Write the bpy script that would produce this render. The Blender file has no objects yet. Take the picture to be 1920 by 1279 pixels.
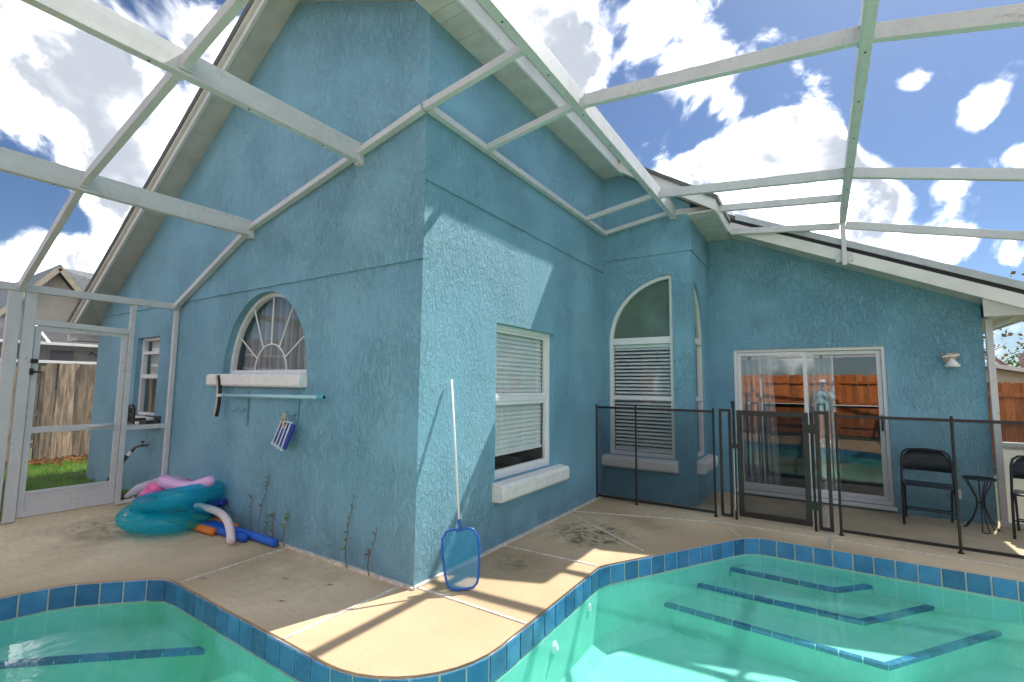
import bpy, bmesh, math, random
from mathutils import Vector, Matrix
random.seed(7)
R = math.radians
scn = bpy.context.scene
COL = scn.collection

# ------------------------------------------------------------------ camera
cam_d = bpy.data.cameras.new('camera'); cam = bpy.data.objects.new('camera', cam_d); COL.objects.link(cam)
cam_d.sensor_fit = 'HORIZONTAL'; cam_d.sensor_width = 36.0; cam_d.lens = 16.616
cam_d.clip_start = 0.05; cam_d.clip_end = 3000
CR = Vector((0.83837, 0.54498, 0.01122)); CU = Vector((0.04073, -0.08316, 0.99570)); CF = Vector((-0.54357, 0.83432, 0.09191))
cam.matrix_world = Matrix(((CR.x, CU.x, -CF.x, 2.5674), (CR.y, CU.y, -CF.y, -2.6520), (CR.z, CU.z, -CF.z, 1.5), (0, 0, 0, 1)))
scn.camera = cam

# ------------------------------------------------------------------ sun, sky, exposure
SUN = Vector((1.0, 3.3, 4.5)).normalized()
sun_d = bpy.data.lights.new('sun', 'SUN'); sun_d.energy = 2.0; sun_d.angle = R(0.55); sun_d.color = (1.0, 0.95, 0.86)
sun = bpy.data.objects.new('sun', sun_d); COL.objects.link(sun)
sun.rotation_euler = SUN.to_track_quat('Z', 'Y').to_euler(); sun.location = (10, 37, 48)
SKY_STRENGTH = 0.15
scn.view_settings.view_transform = 'Standard'; scn.view_settings.look = 'None'
scn.view_settings.exposure = 2.05; scn.view_settings.gamma = 1.0; scn.view_settings.use_curve_mapping = False

cy = scn.cycles
cy.max_bounces = 8; cy.diffuse_bounces = 5; cy.glossy_bounces = 3; cy.transmission_bounces = 3; cy.transparent_max_bounces = 12
cy.caustics_reflective = False; cy.caustics_refractive = False; cy.use_adaptive_sampling = True; cy.adaptive_threshold = 0.02; cy.use_denoising = True
# cloud banks: direction in the sky, angular size, weight
CLOUDS = [(-0.89, 0.151, 0.431, 0.125, .6), (-0.901, 0.234, 0.365, 0.113, .7), (-0.852, 0.279, 0.442, 0.092, 0.7), (-0.866, 0.122, 0.485, 0.104, .8), (-0.914, 0.264, 0.308, 0.067, 0.8), (-0.967, 0.186, 0.173, 0.063, 0.9), (-0.933, 0.261, 0.246, 0.051, 0.8), (-0.775, 0.314, 0.548, 0.099, .8), (-0.96, 0.226, 0.165, 0.066, 0.9), (-0.88, 0.326, 0.346, 0.079, 0.8), (-0.938, 0.159, 0.31, 0.045, -0.9), (-0.94, 0.227, 0.254, 0.041, -0.6), (-0.83, 0.283, 0.48, 0.041, -0.6), (-0.366, 0.688, 0.627, 0.098, 1.0), (-0.342, 0.745, 0.573, 0.058, 1), (-0.433, 0.635, 0.64, 0.102, .9), (-0.421, 0.729, 0.54, 0.06, 0.7), (-0.198, 0.782, 0.59, 0.083, 0.75), (-0.149, 0.833, 0.533, 0.07, 0.8), (-0.232, 0.744, 0.627, 0.054, 0.6), (-0.113, 0.867, 0.485, 0.033, 0.5), (-0.054, 0.919, 0.39, 0.08, 1.3), (-0.005, 0.91, 0.416, 0.054, 1.2), (-0.14, 0.911, 0.378, 0.075, 1.2), (-0.221, 0.892, 0.374, 0.06, 1.1), (0.037, 0.948, 0.317, 0.077, 1.2), (0.096, 0.951, 0.293, 0.039, 0.8), (-0.101, 0.939, 0.328, 0.127, 1.6), (-0.027, 0.959, 0.281, 0.133, 1.5), (0.017, 0.924, 0.383, 0.045, 1), (0.21, 0.894, 0.397, 0.03, 1.0), (0.248, 0.912, 0.326, 0.019, 0.9), (0.131, 0.88, 0.457, 0.021, 0.7), (0.243, 0.949, 0.202, 0.026, 0.8), (0.18, 0.958, 0.223, 0.029, 0.6), (0.175, 0.934, 0.311, 0.024, 0.5), (0.124, 0.971, 0.205, 0.052, 0.4), (0.064, 0.829, 0.556, 0.04, 0.5),
          # broken cumulus continued out of view, with extra banks added to fill the shade
          (0.75, -0.45, 0.48, 0.16, 1.2), (0.3, -0.85, 0.42, 0.18, 1.3), (-0.35, -0.8, 0.48, 0.15, 1.1), (-0.75, -0.5, 0.42, 0.17, 1.2), (0.9, 0.2, 0.38, 0.12, 1.1), (0.1, -0.5, 0.86, 0.16, 1.0), (-0.5, 0.0, 0.86, 0.14, 0.9), (0.55, 0.1, 0.82, 0.13, 0.9), (0.6, -0.75, 0.25, 0.14, 1.1), (-0.1, -0.97, 0.2, 0.16, 1.1), (0.9, -0.3, 0.25, 0.2, 1.2), (-0.6, -0.75, 0.3, 0.2, 1.2), (0.5, -0.5, 0.7, 0.2, 1.1), (-0.4, -0.3, 0.86, 0.2, 1.1), (0.0, 0.1, 1.0, 0.2, 1.0)]

def build_world():
    w = bpy.data.worlds.new('World'); scn.world = w; w.use_nodes = True; w.cycles.sampling_method = 'MANUAL'; w.cycles.sample_map_resolution = 256
    nt = w.node_tree; nt.nodes.clear(); N = nt.nodes.new; L = nt.links.new
    out = N('ShaderNodeOutputWorld'); bg = N('ShaderNodeBackground'); bg.inputs['Strength'].default_value = SKY_STRENGTH
    sky = N('ShaderNodeTexSky'); sky.sky_type = 'NISHITA'; sky.sun_disc = False
    sky.sun_elevation = math.asin(SUN.z); sky.sun_rotation = math.atan2(SUN.x, SUN.y)
    sky.altitude = 10; sky.air_density = 1.0; sky.dust_density = 0.6; sky.ozone_density = 3.0
    tc = N('ShaderNodeTexCoord')
    def math_(op, a, b=None, c=None, clamp=False):
        m = N('ShaderNodeMath'); m.operation = op; m.use_clamp = clamp
        for i, x in enumerate((a, b, c)):
            if x is None: continue
            if isinstance(x, (int, float)): m.inputs[i].default_value = x
            else: L(x, m.inputs[i])
        return m.outputs[0]
    D = tc.outputs['Generated']
    total = None
    for (x, y, z, r, wt) in CLOUDS:
        v = N('ShaderNodeVectorMath'); v.operation = 'DOT_PRODUCT'; L(D, v.inputs[0])
        v.inputs[1].default_value = Vector((x, y, z)).normalized()
        c0 = math.cos(r * 1.25); k = 1.0 / (math.cos(r * .35) - c0)
        cone = math_('MULTIPLY_ADD', v.outputs['Value'], k, -c0 * k, True)
        total = math_('MULTIPLY', cone, wt) if total is None else math_('MULTIPLY_ADD', cone, wt, total)
    total = math_('MINIMUM', total, 1.55)
    def noise(scale, detail, rough, dist=0.0, off=None):
        n = N('ShaderNodeTexNoise'); n.inputs['Scale'].default_value = scale; n.inputs['Detail'].default_value = detail
        n.inputs['Roughness'].default_value = rough; n.inputs['Distortion'].default_value = dist
        if off:
            va = N('ShaderNodeVectorMath'); va.operation = 'ADD'; L(D, va.inputs[0]); va.inputs[1].default_value = off; L(va.outputs[0], n.inputs['Vector'])
        else: L(D, n.inputs['Vector'])
        return n.outputs['Fac']
    n1 = noise(7.0, 8, 0.61, 0.35)
    n2 = noise(6.5, 4, 0.55, 0.3, (.03, .08, .16))
    dens = math_('ADD', total, math_('MULTIPLY', math_('SUBTRACT', n1, 0.5), 4.6))
    mask = N('ShaderNodeMapRange'); mask.interpolation_type = 'LINEAR'; L(dens, mask.inputs['Value'])
    mask.inputs['From Min'].default_value = 0.24; mask.inputs['From Max'].default_value = 1.50
    # thick cores turn grey, the sun side of each lump is bright
    core = N('ShaderNodeMapRange'); core.interpolation_type = 'SMOOTHSTEP'; L(dens, core.inputs['Value'])
    core.inputs['From Min'].default_value = 0.75; core.inputs['From Max'].default_value = 1.75
    core.inputs['To Min'].default_value = 0.95; core.inputs['To Max'].default_value = 0.06
    bright = math_('ADD', core.outputs[0], math_('MULTIPLY', math_('SUBTRACT', n2, 0.5), 2.3), None, True)
    tone = N('ShaderNodeMix'); tone.data_type = 'RGBA'; L(math_('POWER', bright, 2.5), tone.inputs['Factor'])
    tone.inputs[6].default_value = (1.05, 1.14, 1.3, 1); tone.inputs[7].default_value = (22.0, 21.6, 21.0, 1)
    soft = math_('POWER', mask.outputs[0], 2.0)
    cc = N('ShaderNodeMix'); cc.data_type = 'RGBA'
    gain = N('ShaderNodeVectorMath'); gain.operation = 'MULTIPLY'; L(sky.outputs[0], gain.inputs[0]); gain.inputs[1].default_value = (0.128, 0.150, 0.182)
    L(soft, cc.inputs['Factor']); L(gain.outputs[0], cc.inputs[6]); L(tone.outputs[2], cc.inputs[7])
    L(cc.outputs[2], bg.inputs['Color']); L(bg.outputs[0], out.inputs['Surface'])
build_world()

# ------------------------------------------------------------------ helpers
def link(o): COL.objects.link(o); return o
def adopt(o, parent):
    if parent is not None:
        o.parent = parent
        if parent.type == 'EMPTY': o.matrix_parent_inverse = Matrix.Translation(-Vector(parent.location))
def tag(o, label=None, cat=None, group=None, kind=None):
    if label: o['label'] = label
    if cat: o['category'] = cat
    if group: o['group'] = group
    if kind: o['kind'] = kind
    return o
def thing(name, loc, label, cat, group=None):
    o = link(bpy.data.objects.new(name, None)); o.location = loc; o.empty_display_size = 0.1
    return tag(o, label, cat, group)

class B:
    def __init__(s): s.v = []; s.f = []
    def add(s, vs, fs):
        n = len(s.v); s.v += [tuple(x) for x in vs]; s.f += [tuple(i + n for i in f) for f in fs]; return s
    BF = [(0, 3, 2, 1), (4, 5, 6, 7), (0, 1, 5, 4), (1, 2, 6, 5), (2, 3, 7, 6), (3, 0, 4, 7)]
    def box(s, x0, x1, y0, y1, z0, z1):
        return s.add([(x0, y0, z0), (x1, y0, z0), (x1, y1, z0), (x0, y1, z0), (x0, y0, z1), (x1, y0, z1), (x1, y1, z1), (x0, y1, z1)], B.BF)
    def mbox(s, P, u0, u1, v0, v1, d0, d1):
        return s.add([P(u0, v0, d0), P(u1, v0, d0), P(u1, v1, d0), P(u0, v1, d0), P(u0, v0, d1), P(u1, v0, d1), P(u1, v1, d1), P(u0, v1, d1)], B.BF)
    def bar(s, p, q, w, h, up=(0, 0, 1)):
        p = Vector(p); q = Vector(q); d = (q - p).normalized(); up = Vector(up)
        a = d.cross(up)
        if a.length < 1e-4: a = d.cross(Vector((1, 0, 0)))
        a.normalize(); b = a.cross(d).normalized(); a = a * w / 2; b = b * h / 2
        return s.add([p - a - b, p + a - b, p + a + b, p - a + b, q - a - b, q + a - b, q + a + b, q - a + b], B.BF)
    def tube(s, pts, r, n=8, closed=False, cap=True):
        pts = [Vector(p) for p in pts]; m = len(pts)
        rr = r if isinstance(r, (list, tuple)) else [r] * m
        def tan(i):
            if closed: return (pts[(i + 1) % m] - pts[i - 1]).normalized()
            return (pts[min(i + 1, m - 1)] - pts[max(i - 1, 0)]).normalized()
        t = tan(0); a = t.cross(Vector((0, 0, 1)))
        if a.length < 1e-3: a = t.cross(Vector((1, 0, 0)))
        a.normalize(); vs = []; fs = []
        for i in range(m):
            t = tan(i); a = (a - t * a.dot(t)).normalized(); b = t.cross(a)
            for k in range(n):
                c = 2 * math.pi * k / n
                vs.append(pts[i] + (a * math.cos(c) + b * math.sin(c)) * rr[i])
        for i in range(m if closed else m - 1):
            j = (i + 1) % m
            for k in range(n): fs.append((i * n + k, i * n + (k + 1) % n, j * n + (k + 1) % n, j * n + k))
        if cap and not closed: fs.append(tuple(range(n - 1, -1, -1))); fs.append(tuple((m - 1) * n + k for k in range(n)))
        return s.add(vs, fs)
    def prism(s, P, poly, d0, d1):
        n = len(poly); vs = [P(u, v, d0) for u, v in poly] + [P(u, v, d1) for u, v in poly]
        fs = [tuple(range(n)), tuple(range(2 * n - 1, n - 1, -1))] + [(i, i + n, (i + 1) % n + n, (i + 1) % n) for i in range(n)]
        return s.add(vs, fs)
    def ribbon(s, P, pts, w, d0, d1, closed=False):
        """a flat moulding of width w that follows a 2-D path, from depth d0 to d1 (w is laid to the left of the path)"""
        m = len(pts); inner = []
        def nrm(p, q):
            dx, dy = q[0] - p[0], q[1] - p[1]; l = math.hypot(dx, dy) or 1; return (-dy / l, dx / l)
        for i in range(m):
            n0 = nrm(pts[i - 1], pts[i]) if (closed or i > 0) else nrm(pts[i], pts[i + 1])
            n1 = nrm(pts[i], pts[(i + 1) % m]) if (closed or i < m - 1) else n0
            k = w / max(.4, 1 + n0[0] * n1[0] + n0[1] * n1[1])
            inner.append((pts[i][0] + (n0[0] + n1[0]) * k, pts[i][1] + (n0[1] + n1[1]) * k))
        vs = []
        for (a, b) in zip(pts, inner): vs += [P(a[0], a[1], d0), P(b[0], b[1], d0), P(b[0], b[1], d1), P(a[0], a[1], d1)]
        fs = []
        for i in range(m if closed else m - 1):
            j = (i + 1) % m
            for k in range(4): fs.append((i * 4 + k, i * 4 + (k + 1) % 4, j * 4 + (k + 1) % 4, j * 4 + k))
        if not closed: fs += [(0, 1, 2, 3), tuple((m - 1) * 4 + k for k in (3, 2, 1, 0))]
        return s.add(vs, fs)
    def mesh(s, name, mat, smooth=False):
        me = bpy.data.meshes.new(name); me.from_pydata(s.v, [], s.f)
        bm = bmesh.new(); bm.from_mesh(me); bmesh.ops.recalc_face_normals(bm, faces=bm.faces); bm.to_mesh(me); bm.free()
        me.materials.append(mat)
        if smooth:
            for pl in me.polygons: pl.use_smooth = True
        return me
    def build(s, name, mat, parent=None, smooth=False, bevel=0, seg=2):
        o = link(bpy.data.objects.new(name, s.mesh(name, mat, smooth))); adopt(o, parent)
        if bevel:
            m = o.modifiers.new('bevel', 'BEVEL'); m.width = bevel; m.segments = seg; m.limit_method = 'ANGLE'; m.angle_limit = R(40)
        return o

def inst(name, me, parent, loc=(0, 0, 0), rot=(0, 0, 0), scale=(1, 1, 1)):
    o = link(bpy.data.objects.new(name, me)); o.location = loc; o.rotation_euler = rot; o.scale = scale; adopt(o, parent); return o

def fill(name, loops, P, mat, parent=None, depth=None, back=0.0):
    """plane with holes: loops[0] is the outline, the rest are openings; each opening gets a reveal of the given depth"""
    bm = bmesh.new(); edges = []
    for lp in loops:
        vs = [bm.verts.new(P(u, v, 0)) for u, v in lp]
        edges += [bm.edges.new((vs[i], vs[(i + 1) % len(vs)])) for i in range(len(vs))]
    bmesh.ops.triangle_fill(bm, use_beauty=True, use_dissolve=False, edges=edges)
    n = Vector(P(0, 0, 1)) - Vector(P(0, 0, 0)); bm.normal_update()
    for f in bm.faces:
        if f.normal.dot(n) < 0: f.normal_flip()
    if depth:
        if back:                                   # only the lower lip (the first edge of the outline)
            (u0, v0), (u1, v1) = loops[0][:2]; bm.faces.new([bm.verts.new(P(u, v, d)) for u, v, d in ((u0, v0, 0), (u1, v1, 0), (u1, v1, -depth), (u0, v0, -depth))])
        for k, lp in enumerate(loops[1:]):
            a = [bm.verts.new(P(u, v, 0)) for u, v in lp]; b = [bm.verts.new(P(u, v, -depth)) for u, v in lp]
            for i in range(len(lp)):
                j = (i + 1) % len(lp); bm.faces.new((a[i], a[j], b[j], b[i]))
    me = bpy.data.meshes.new(name); bm.to_mesh(me); bm.free(); me.materials.append(mat)
    o = link(bpy.data.objects.new(name, me)); adopt(o, parent); return o

def frameP(O, U, N, V=(0, 0, 1)):
    O = Vector(O); U = Vector(U); N = Vector(N); V = Vector(V)
    return lambda u, v, d: O + U * u + V * v + N * d

# ------------------------------------------------------------------ materials
class Mat:
    def __init__(s, name):
        s.m = bpy.data.materials.new(name); s.m.use_nodes = True; s.nt = s.m.node_tree; s.nt.nodes.clear()
        s.out = s.N('ShaderNodeOutputMaterial')
    def N(s, t, **k):
        n = s.nt.nodes.new(t)
        for a, b in k.items(): setattr(n, a, b)
        return n
    def L(s, a, b): s.nt.links.new(a, b)
    def pos(s, scale=(1, 1, 1), obj=True):
        tc = s.N('ShaderNodeTexCoord'); mp = s.N('ShaderNodeMapping'); mp.inputs['Scale'].default_value = scale
        s.L(tc.outputs['Object'] if obj else tc.outputs['Generated'], mp.inputs['Vector']); return mp.outputs[0]
    def wpos(s, scale=(1, 1, 1)):
        g = s.N('ShaderNodeNewGeometry'); mp = s.N('ShaderNodeMapping'); mp.inputs['Scale'].default_value = scale
        s.L(g.outputs['Position'], mp.inputs['Vector']); return mp.outputs[0]
    def noise(s, vec, scale, detail=4, rough=0.55, dist=0.0):
        n = s.N('ShaderNodeTexNoise'); s.L(vec, n.inputs['Vector']); n.inputs['Scale'].default_value = scale
        n.inputs['Detail'].default_value = detail; n.inputs['Roughness'].default_value = rough; n.inputs['Distortion'].default_value = dist
        return n.outputs['Fac']
    def ramp(s, fac, a, b, lo=0.0, hi=1.0, smooth=True):
        m = s.N('ShaderNodeMapRange'); m.interpolation_type = 'SMOOTHSTEP' if smooth else 'LINEAR'; s.L(fac, m.inputs['Value'])
        for k, x in (('From Min', a), ('From Max', b), ('To Min', lo), ('To Max', hi)): m.inputs[k].default_value = x
        return m.outputs[0]
    def mix(s, fac, a, b, blend='MIX'):
        m = s.N('ShaderNodeMix'); m.data_type = 'RGBA'; m.blend_type = blend
        if isinstance(fac, (int, float)): m.inputs['Factor'].default_value = fac
        else: s.L(fac, m.inputs['Factor'])
        for i, x in ((6, a), (7, b)):
            if isinstance(x, tuple): m.inputs[i].default_value = (*x, 1)
            else: s.L(x, m.inputs[i])
        return m.outputs[2]
    def math(s, op, a, b=None, clamp=False):
        m = s.N('ShaderNodeMath'); m.operation = op; m.use_clamp = clamp
        for i, x in enumerate((a, b)):
            if x is None: continue
            if isinstance(x, (int, float)): m.inputs[i].default_value = x
            else: s.L(x, m.inputs[i])
        return m.outputs[0]
    def bump(s, h, strength, dist):
        b = s.N('ShaderNodeBump'); b.inputs['Strength'].default_value = strength; b.inputs['Distance'].default_value = dist; s.L(h, b.inputs['Height']); return b.outputs[0]
    def pbr(s, col, rough=0.6, metal=0.0, spec=0.5, normal=None, **kw):
        p = s.N('ShaderNodeBsdfPrincipled')
        if isinstance(col, tuple): p.inputs['Base Color'].default_value = (*col, 1)
        else: s.L(col, p.inputs['Base Color'])
        if isinstance(rough, (int, float)): p.inputs['Roughness'].default_value = rough
        else: s.L(rough, p.inputs['Roughness'])
        p.inputs['Metallic'].default_value = metal; p.inputs['Specular IOR Level'].default_value = spec
        for k, x in kw.items(): p.inputs[k].default_value = x
        if normal is not None: s.L(normal, p.inputs['Normal'])
        return p.outputs[0]
    def done(s, sh): s.L(sh, s.out.inputs['Surface']); return s.m
    def mixs(s, fac, a, b):
        m = s.N('ShaderNodeMixShader')
        if isinstance(fac, (int, float)): m.inputs[0].default_value = fac
        else: s.L(fac, m.inputs[0])
        s.L(a, m.inputs[1]); s.L(b, m.inputs[2]); return m.outputs[0]
    def transp(s, c=(1, 1, 1)):
        t = s.N('ShaderNodeBsdfTransparent'); t.inputs[0].default_value = (*c, 1); return t.outputs[0]
    def glossy(s, rough=0.0, c=(1, 1, 1), normal=None):
        g = s.N('ShaderNodeBsdfAnisotropic'); g.inputs['Color'].default_value = (*c, 1); g.inputs['Roughness'].default_value = rough
        if normal is not None: s.L(normal, g.inputs['Normal'])
        return g.outputs[0]
    def schlick(s, f0, normal=None, gain=1.0):
        lw = s.N('ShaderNodeLayerWeight'); lw.inputs['Blend'].default_value = 0.5
        if normal is not None: s.L(normal, lw.inputs['Normal'])
        p = s.math('POWER', lw.outputs['Facing'], 5.0)
        return s.math('ADD', s.math('MULTIPLY', p, (1 - f0) * gain), f0, True)

def simple(name, col, rough=0.5, metal=0.0, var=0.12, scale=6.0, bumpk=0.0, spec=0.5, **kw):
    m = Mat(name); v = m.wpos(); n = m.noise(v, scale, 5, 0.6)
    c = m.mix(m.ramp(n, 0.3, 0.7), tuple(x * (1 - var) for x in col), tuple(min(1, x * (1 + var)) for x in col))
    nr = m.bump(m.noise(v, scale * 18, 3), bumpk, 0.004) if bumpk else None
    return m.done(m.pbr(c, rough, metal, spec, nr, **kw))

def stucco():
    m = Mat('stucco_teal'); v = m.wpos()
    big = m.noise(m.wpos((1, 1, .55)), 1.1, 5, 0.6); mid = m.noise(m.wpos((1, 1, .35)), 7, 4, 0.6)
    c = m.mix(m.ramp(big, .3, .72), (0.200, 0.420, 0.550), (0.244, 0.470, 0.588))
    c = m.mix(m.ramp(mid, .45, .8, 0, .18), c, (0.16, 0.40, 0.53))
    # trowelled relief: torn ridges that run mostly up and down
    a = m.noise(m.wpos((1, 1, .42)), 21, 5, 0.62, 1.6); b = m.noise(m.wpos((1, 1, .6)), 58, 4, 0.6, 0.8)
    ridge = m.ramp(a, .44, .60); pit = m.ramp(b, .35, .65)
    patch = m.ramp(m.noise(v, 1.3, 3), .34, .66, .28, 1.0)
    h = m.math('ADD', m.math('MULTIPLY', m.math('MULTIPLY', ridge, patch), 1.15), m.math('MULTIPLY', m.math('MULTIPLY', pit, m.math('ADD', patch, .25)), .38))
    nr = m.bump(h, 0.80, 0.014)
    # faded patches, faint run-off streaks and a grubby splash line above the deck
    sep = m.N('ShaderNodeSeparateXYZ'); m.L(m.wpos(), sep.inputs[0])
    run = m.ramp(m.noise(m.wpos((5, 5, .25)), 1.6, 4, .6), .5, .72, 0, .16); c = m.mix(run, c, (0.29, 0.50, 0.57))
    low = m.math('MULTIPLY', m.ramp(sep.outputs['Z'], .45, .0), m.ramp(m.noise(v, 4, 5, .65), .35, .65, .15, .7)); c = m.mix(low, c, (0.15, 0.30, 0.37))
    # dark flecks where paint missed the pits
    fl = m.ramp(m.noise(m.wpos((1, 1, .5)), 34, 4, .6, 1.0), .64, .70, 0, .75)
    c = m.mix(m.math('MULTIPLY', fl, m.math('ADD', m.math('MULTIPLY', patch, .75), .1)), c, (0.09, 0.21, 0.28))
    return m.done(m.pbr(c, 0.62, 0, 0.35, nr))
def deck_mat():
    m = Mat('deck_concrete'); v = m.wpos()
    n1 = m.noise(v, .9, 6, .62, .4); n2 = m.noise(v, 5, 6, .65); n3 = m.noise(v, 60, 3)
    c = m.mix(m.ramp(n1, .35, .68), (0.46, 0.335, 0.205), (0.535, 0.395, 0.25))
    c = m.mix(m.ramp(n2, .45, .72, 0, .5), c, (0.46, 0.345, 0.22))
    shade_lift = None; gw = m.N('ShaderNodeNewGeometry')  # paler tone put into the colour to brighten the shaded deck zones
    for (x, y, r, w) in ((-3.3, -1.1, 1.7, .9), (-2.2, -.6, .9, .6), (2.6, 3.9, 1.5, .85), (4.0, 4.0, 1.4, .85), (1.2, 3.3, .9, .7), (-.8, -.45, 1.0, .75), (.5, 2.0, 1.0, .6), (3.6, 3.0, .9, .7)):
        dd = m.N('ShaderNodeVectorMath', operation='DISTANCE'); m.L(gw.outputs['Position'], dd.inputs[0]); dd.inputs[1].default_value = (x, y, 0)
        k = m.ramp(dd.outputs['Value'], r, r * .3, 0, w); shade_lift = k if shade_lift is None else m.math('MAXIMUM', shade_lift, k)
    c = m.mix(m.math('MULTIPLY', shade_lift, m.ramp(n1, .3, .6, .55, 1)), c, (0.82, 0.665, 0.45))
    strk = m.noise(m.wpos((1.2, 4.5, 1)), 7, 6, .7, .6); c = m.mix(m.ramp(strk, .48, .70, 0, .4), c, (0.42, 0.34, 0.235))
    # mildew: grey film with dark olive blotches, thickest where the deck stays damp beside the side wall
    g = m.N('ShaderNodeNewGeometry'); tot = None
    for (x, y, r, w) in ((0.55, 1.95, .85, 1.0), (0.35, .85, .5, .75), (.9, 2.6, .6, .6), (-1.2, -.35, .8, .5), (-3.4, -.75, .9, .75), (-2.4, -.55, .7, .4), (2.9, 4.6, .9, .4), (3.9, 4.4, .6, .35), (1.4, 4.3, .5, .4), (-.7, -.25, .6, .45)):
        d = m.N('ShaderNodeVectorMath', operation='DISTANCE'); m.L(g.outputs['Position'], d.inputs[0]); d.inputs[1].default_value = (x, y, 0)
        k = m.ramp(d.outputs['Value'], r, r * .15, 0, w); tot = k if tot is None else m.math('MAXIMUM', tot, k)
    st = m.noise(m.wpos((1, .8, 1)), 3.6, 8, .7, .7)
    film = m.math('MULTIPLY', tot, m.ramp(st, .36, .6)); c = m.mix(m.math('MULTIPLY', film, .62, True), c, (0.25, 0.20, 0.12))
    blot = m.math('MULTIPLY', m.ramp(tot, .5, 1), m.ramp(m.noise(v, 9, 7, .72, .5), .46, .60)); c = m.mix(m.math('MULTIPLY', blot, .92), c, (0.07, 0.062, 0.036))
    sp = m.ramp(m.noise(v, 60, 3, .65), .63, .70, 0, .5); c = m.mix(sp, c, (0.16, 0.12, .08))
    return m.done(m.pbr(c, 0.78, 0, 0.25, m.bump(m.math('ADD', n3, m.math('MULTIPLY', n2, .6)), .22, .004)))
def plaster_mat():
    m = Mat('pool_plaster'); v = m.wpos()
    n = m.noise(v, 1.6, 6, .65, .6); k = m.noise(v, 9, 5, .65)
    c = m.mix(m.ramp(n, .32, .66), (0.205, 0.645, 0.525), (0.265, 0.71, 0.60))
    c = m.mix(m.ramp(k, .5, .72, 0, .35), c, (0.40, 0.82, 0.74))
    g = m.N('ShaderNodeNewGeometry'); tot = None
    for (x, y, z, r, w) in ((-1.1, -.95, -.4, .75, .9), (-1.8, -1.0, -.3, .5, .75), (-.2, -.95, -.6, .6, .6), (2.9, 2.5, -.3, .8, .35), (3.9, 2.7, -.7, .6, .5)):
        d = m.N('ShaderNodeVectorMath', operation='DISTANCE'); m.L(g.outputs['Position'], d.inputs[0]); d.inputs[1].default_value = (x, y, z)
        q = m.ramp(d.outputs['Value'], r, .05, 0, w); tot = q if tot is None else m.math('MAXIMUM', tot, q)
    al = m.math('MULTIPLY', tot, m.ramp(m.noise(v, 2.6, 6, .6, .5), .3, .62)); c = m.mix(al, c, (0.13, 0.55, 0.30))
    return m.done(m.pbr(c, .8, 0, .2))
def water_mat():
    m = Mat('pool_water'); v = m.wpos()
    nr = m.bump(m.math('ADD', m.noise(v, 2.4, 2, .5), m.math('MULTIPLY', m.noise(v, 11, 3, .55), .22)), .16, .05)
    d = m.N('ShaderNodeBsdfDiffuse'); d.inputs[0].default_value = (.16, .66, .52, 1)          # suspended algae: slightly cloudy water
    return m.done(m.mixs(m.schlick(.03, nr), m.mixs(.07, m.transp((.88, .98, .955)), d.outputs[0]), m.glossy(.0, (1, 1, 1), nr)))
def glass_mat(name='window_glass', tint=(.97, .985, .98), f0=.05):
    m = Mat(name); nr = m.bump(m.noise(m.wpos(), 1.3, 1), .03, .02)
    return m.done(m.mixs(m.schlick(f0), m.transp(tint), m.glossy(.0, (1, 1, 1), nr)))
def screen_mat(name, col, op, specks=True):
    m = Mat(name); d = m.N('ShaderNodeBsdfDiffuse'); d.inputs[0].default_value = (*col, 1)
    lw = m.N('ShaderNodeLayerWeight'); lw.inputs['Blend'].default_value = .35
    fac = m.math('ADD', m.math('MULTIPLY', lw.outputs['Facing'], op * 1.0), op)
    sh = m.mixs(fac, m.transp(), d.outputs[0])
    if specks:
        vo = m.N('ShaderNodeTexVoronoi'); vo.inputs['Scale'].default_value = 5.5; m.L(m.wpos(), vo.inputs['Vector'])
        k = m.math('LESS_THAN', vo.outputs['Distance'], .022)
        br = m.N('ShaderNodeBsdfDiffuse'); br.inputs[0].default_value = (.05, .04, .03, 1); sh = m.mixs(k, sh, br.outputs[0])
    return m.done(sh)
def cloth_mat(name, col, tr=.5):
    m = Mat(name); d = m.N('ShaderNodeBsdfDiffuse'); t = m.N('ShaderNodeBsdfTranslucent')
    for x in (d, t): x.inputs[0].default_value = (*col, 1)
    return m.done(m.mixs(tr, d.outputs[0], t.outputs[0]))
def sheer_mat(name, col, op):
    m = Mat(name); d = m.N('ShaderNodeBsdfDiffuse'); d.inputs[0].default_value = (*col, 1)
    return m.done(m.mixs(op, m.transp(), d.outputs[0]))
def vinyl_mat(name, col, clear=.35):
    m = Mat(name); p = m.pbr(col, .16, 0, .6, m.bump(m.noise(m.wpos(), 14, 3), .25, .02), **{'Coat Weight': .4})
    return m.done(m.mixs(clear, p, m.transp(tuple(min(1, .3 + x) for x in col))))
def board_mat(name, dark, light, streak):
    m = Mat(name); oi = m.N('ShaderNodeObjectInfo')
    va = m.N('ShaderNodeVectorMath', operation='ADD'); m.L(m.wpos((9, 9, .9)), va.inputs[0])
    mu = m.N('ShaderNodeVectorMath', operation='SCALE'); mu.inputs[0].default_value = (7, 11, 5); m.L(oi.outputs['Random'], mu.inputs['Scale']); m.L(mu.outputs[0], va.inputs[1])
    n = m.noise(va.outputs[0], 2.2, 7, .68, .4); f = m.noise(va.outputs[0], 12, 5, .6)
    c = m.mix(m.ramp(n, .34, .66), dark, light); c = m.mix(m.ramp(f, .52, .72, 0, .6), c, streak)
    hs = m.N('ShaderNodeHueSaturation'); m.L(c, hs.inputs['Color']); m.L(m.ramp(oi.outputs['Random'], 0, 1, .72, 1.25, False), hs.inputs['Value'])
    return m.done(m.pbr(hs.outputs[0], .85, 0, .2, m.bump(f, .35, .01)))
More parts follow.
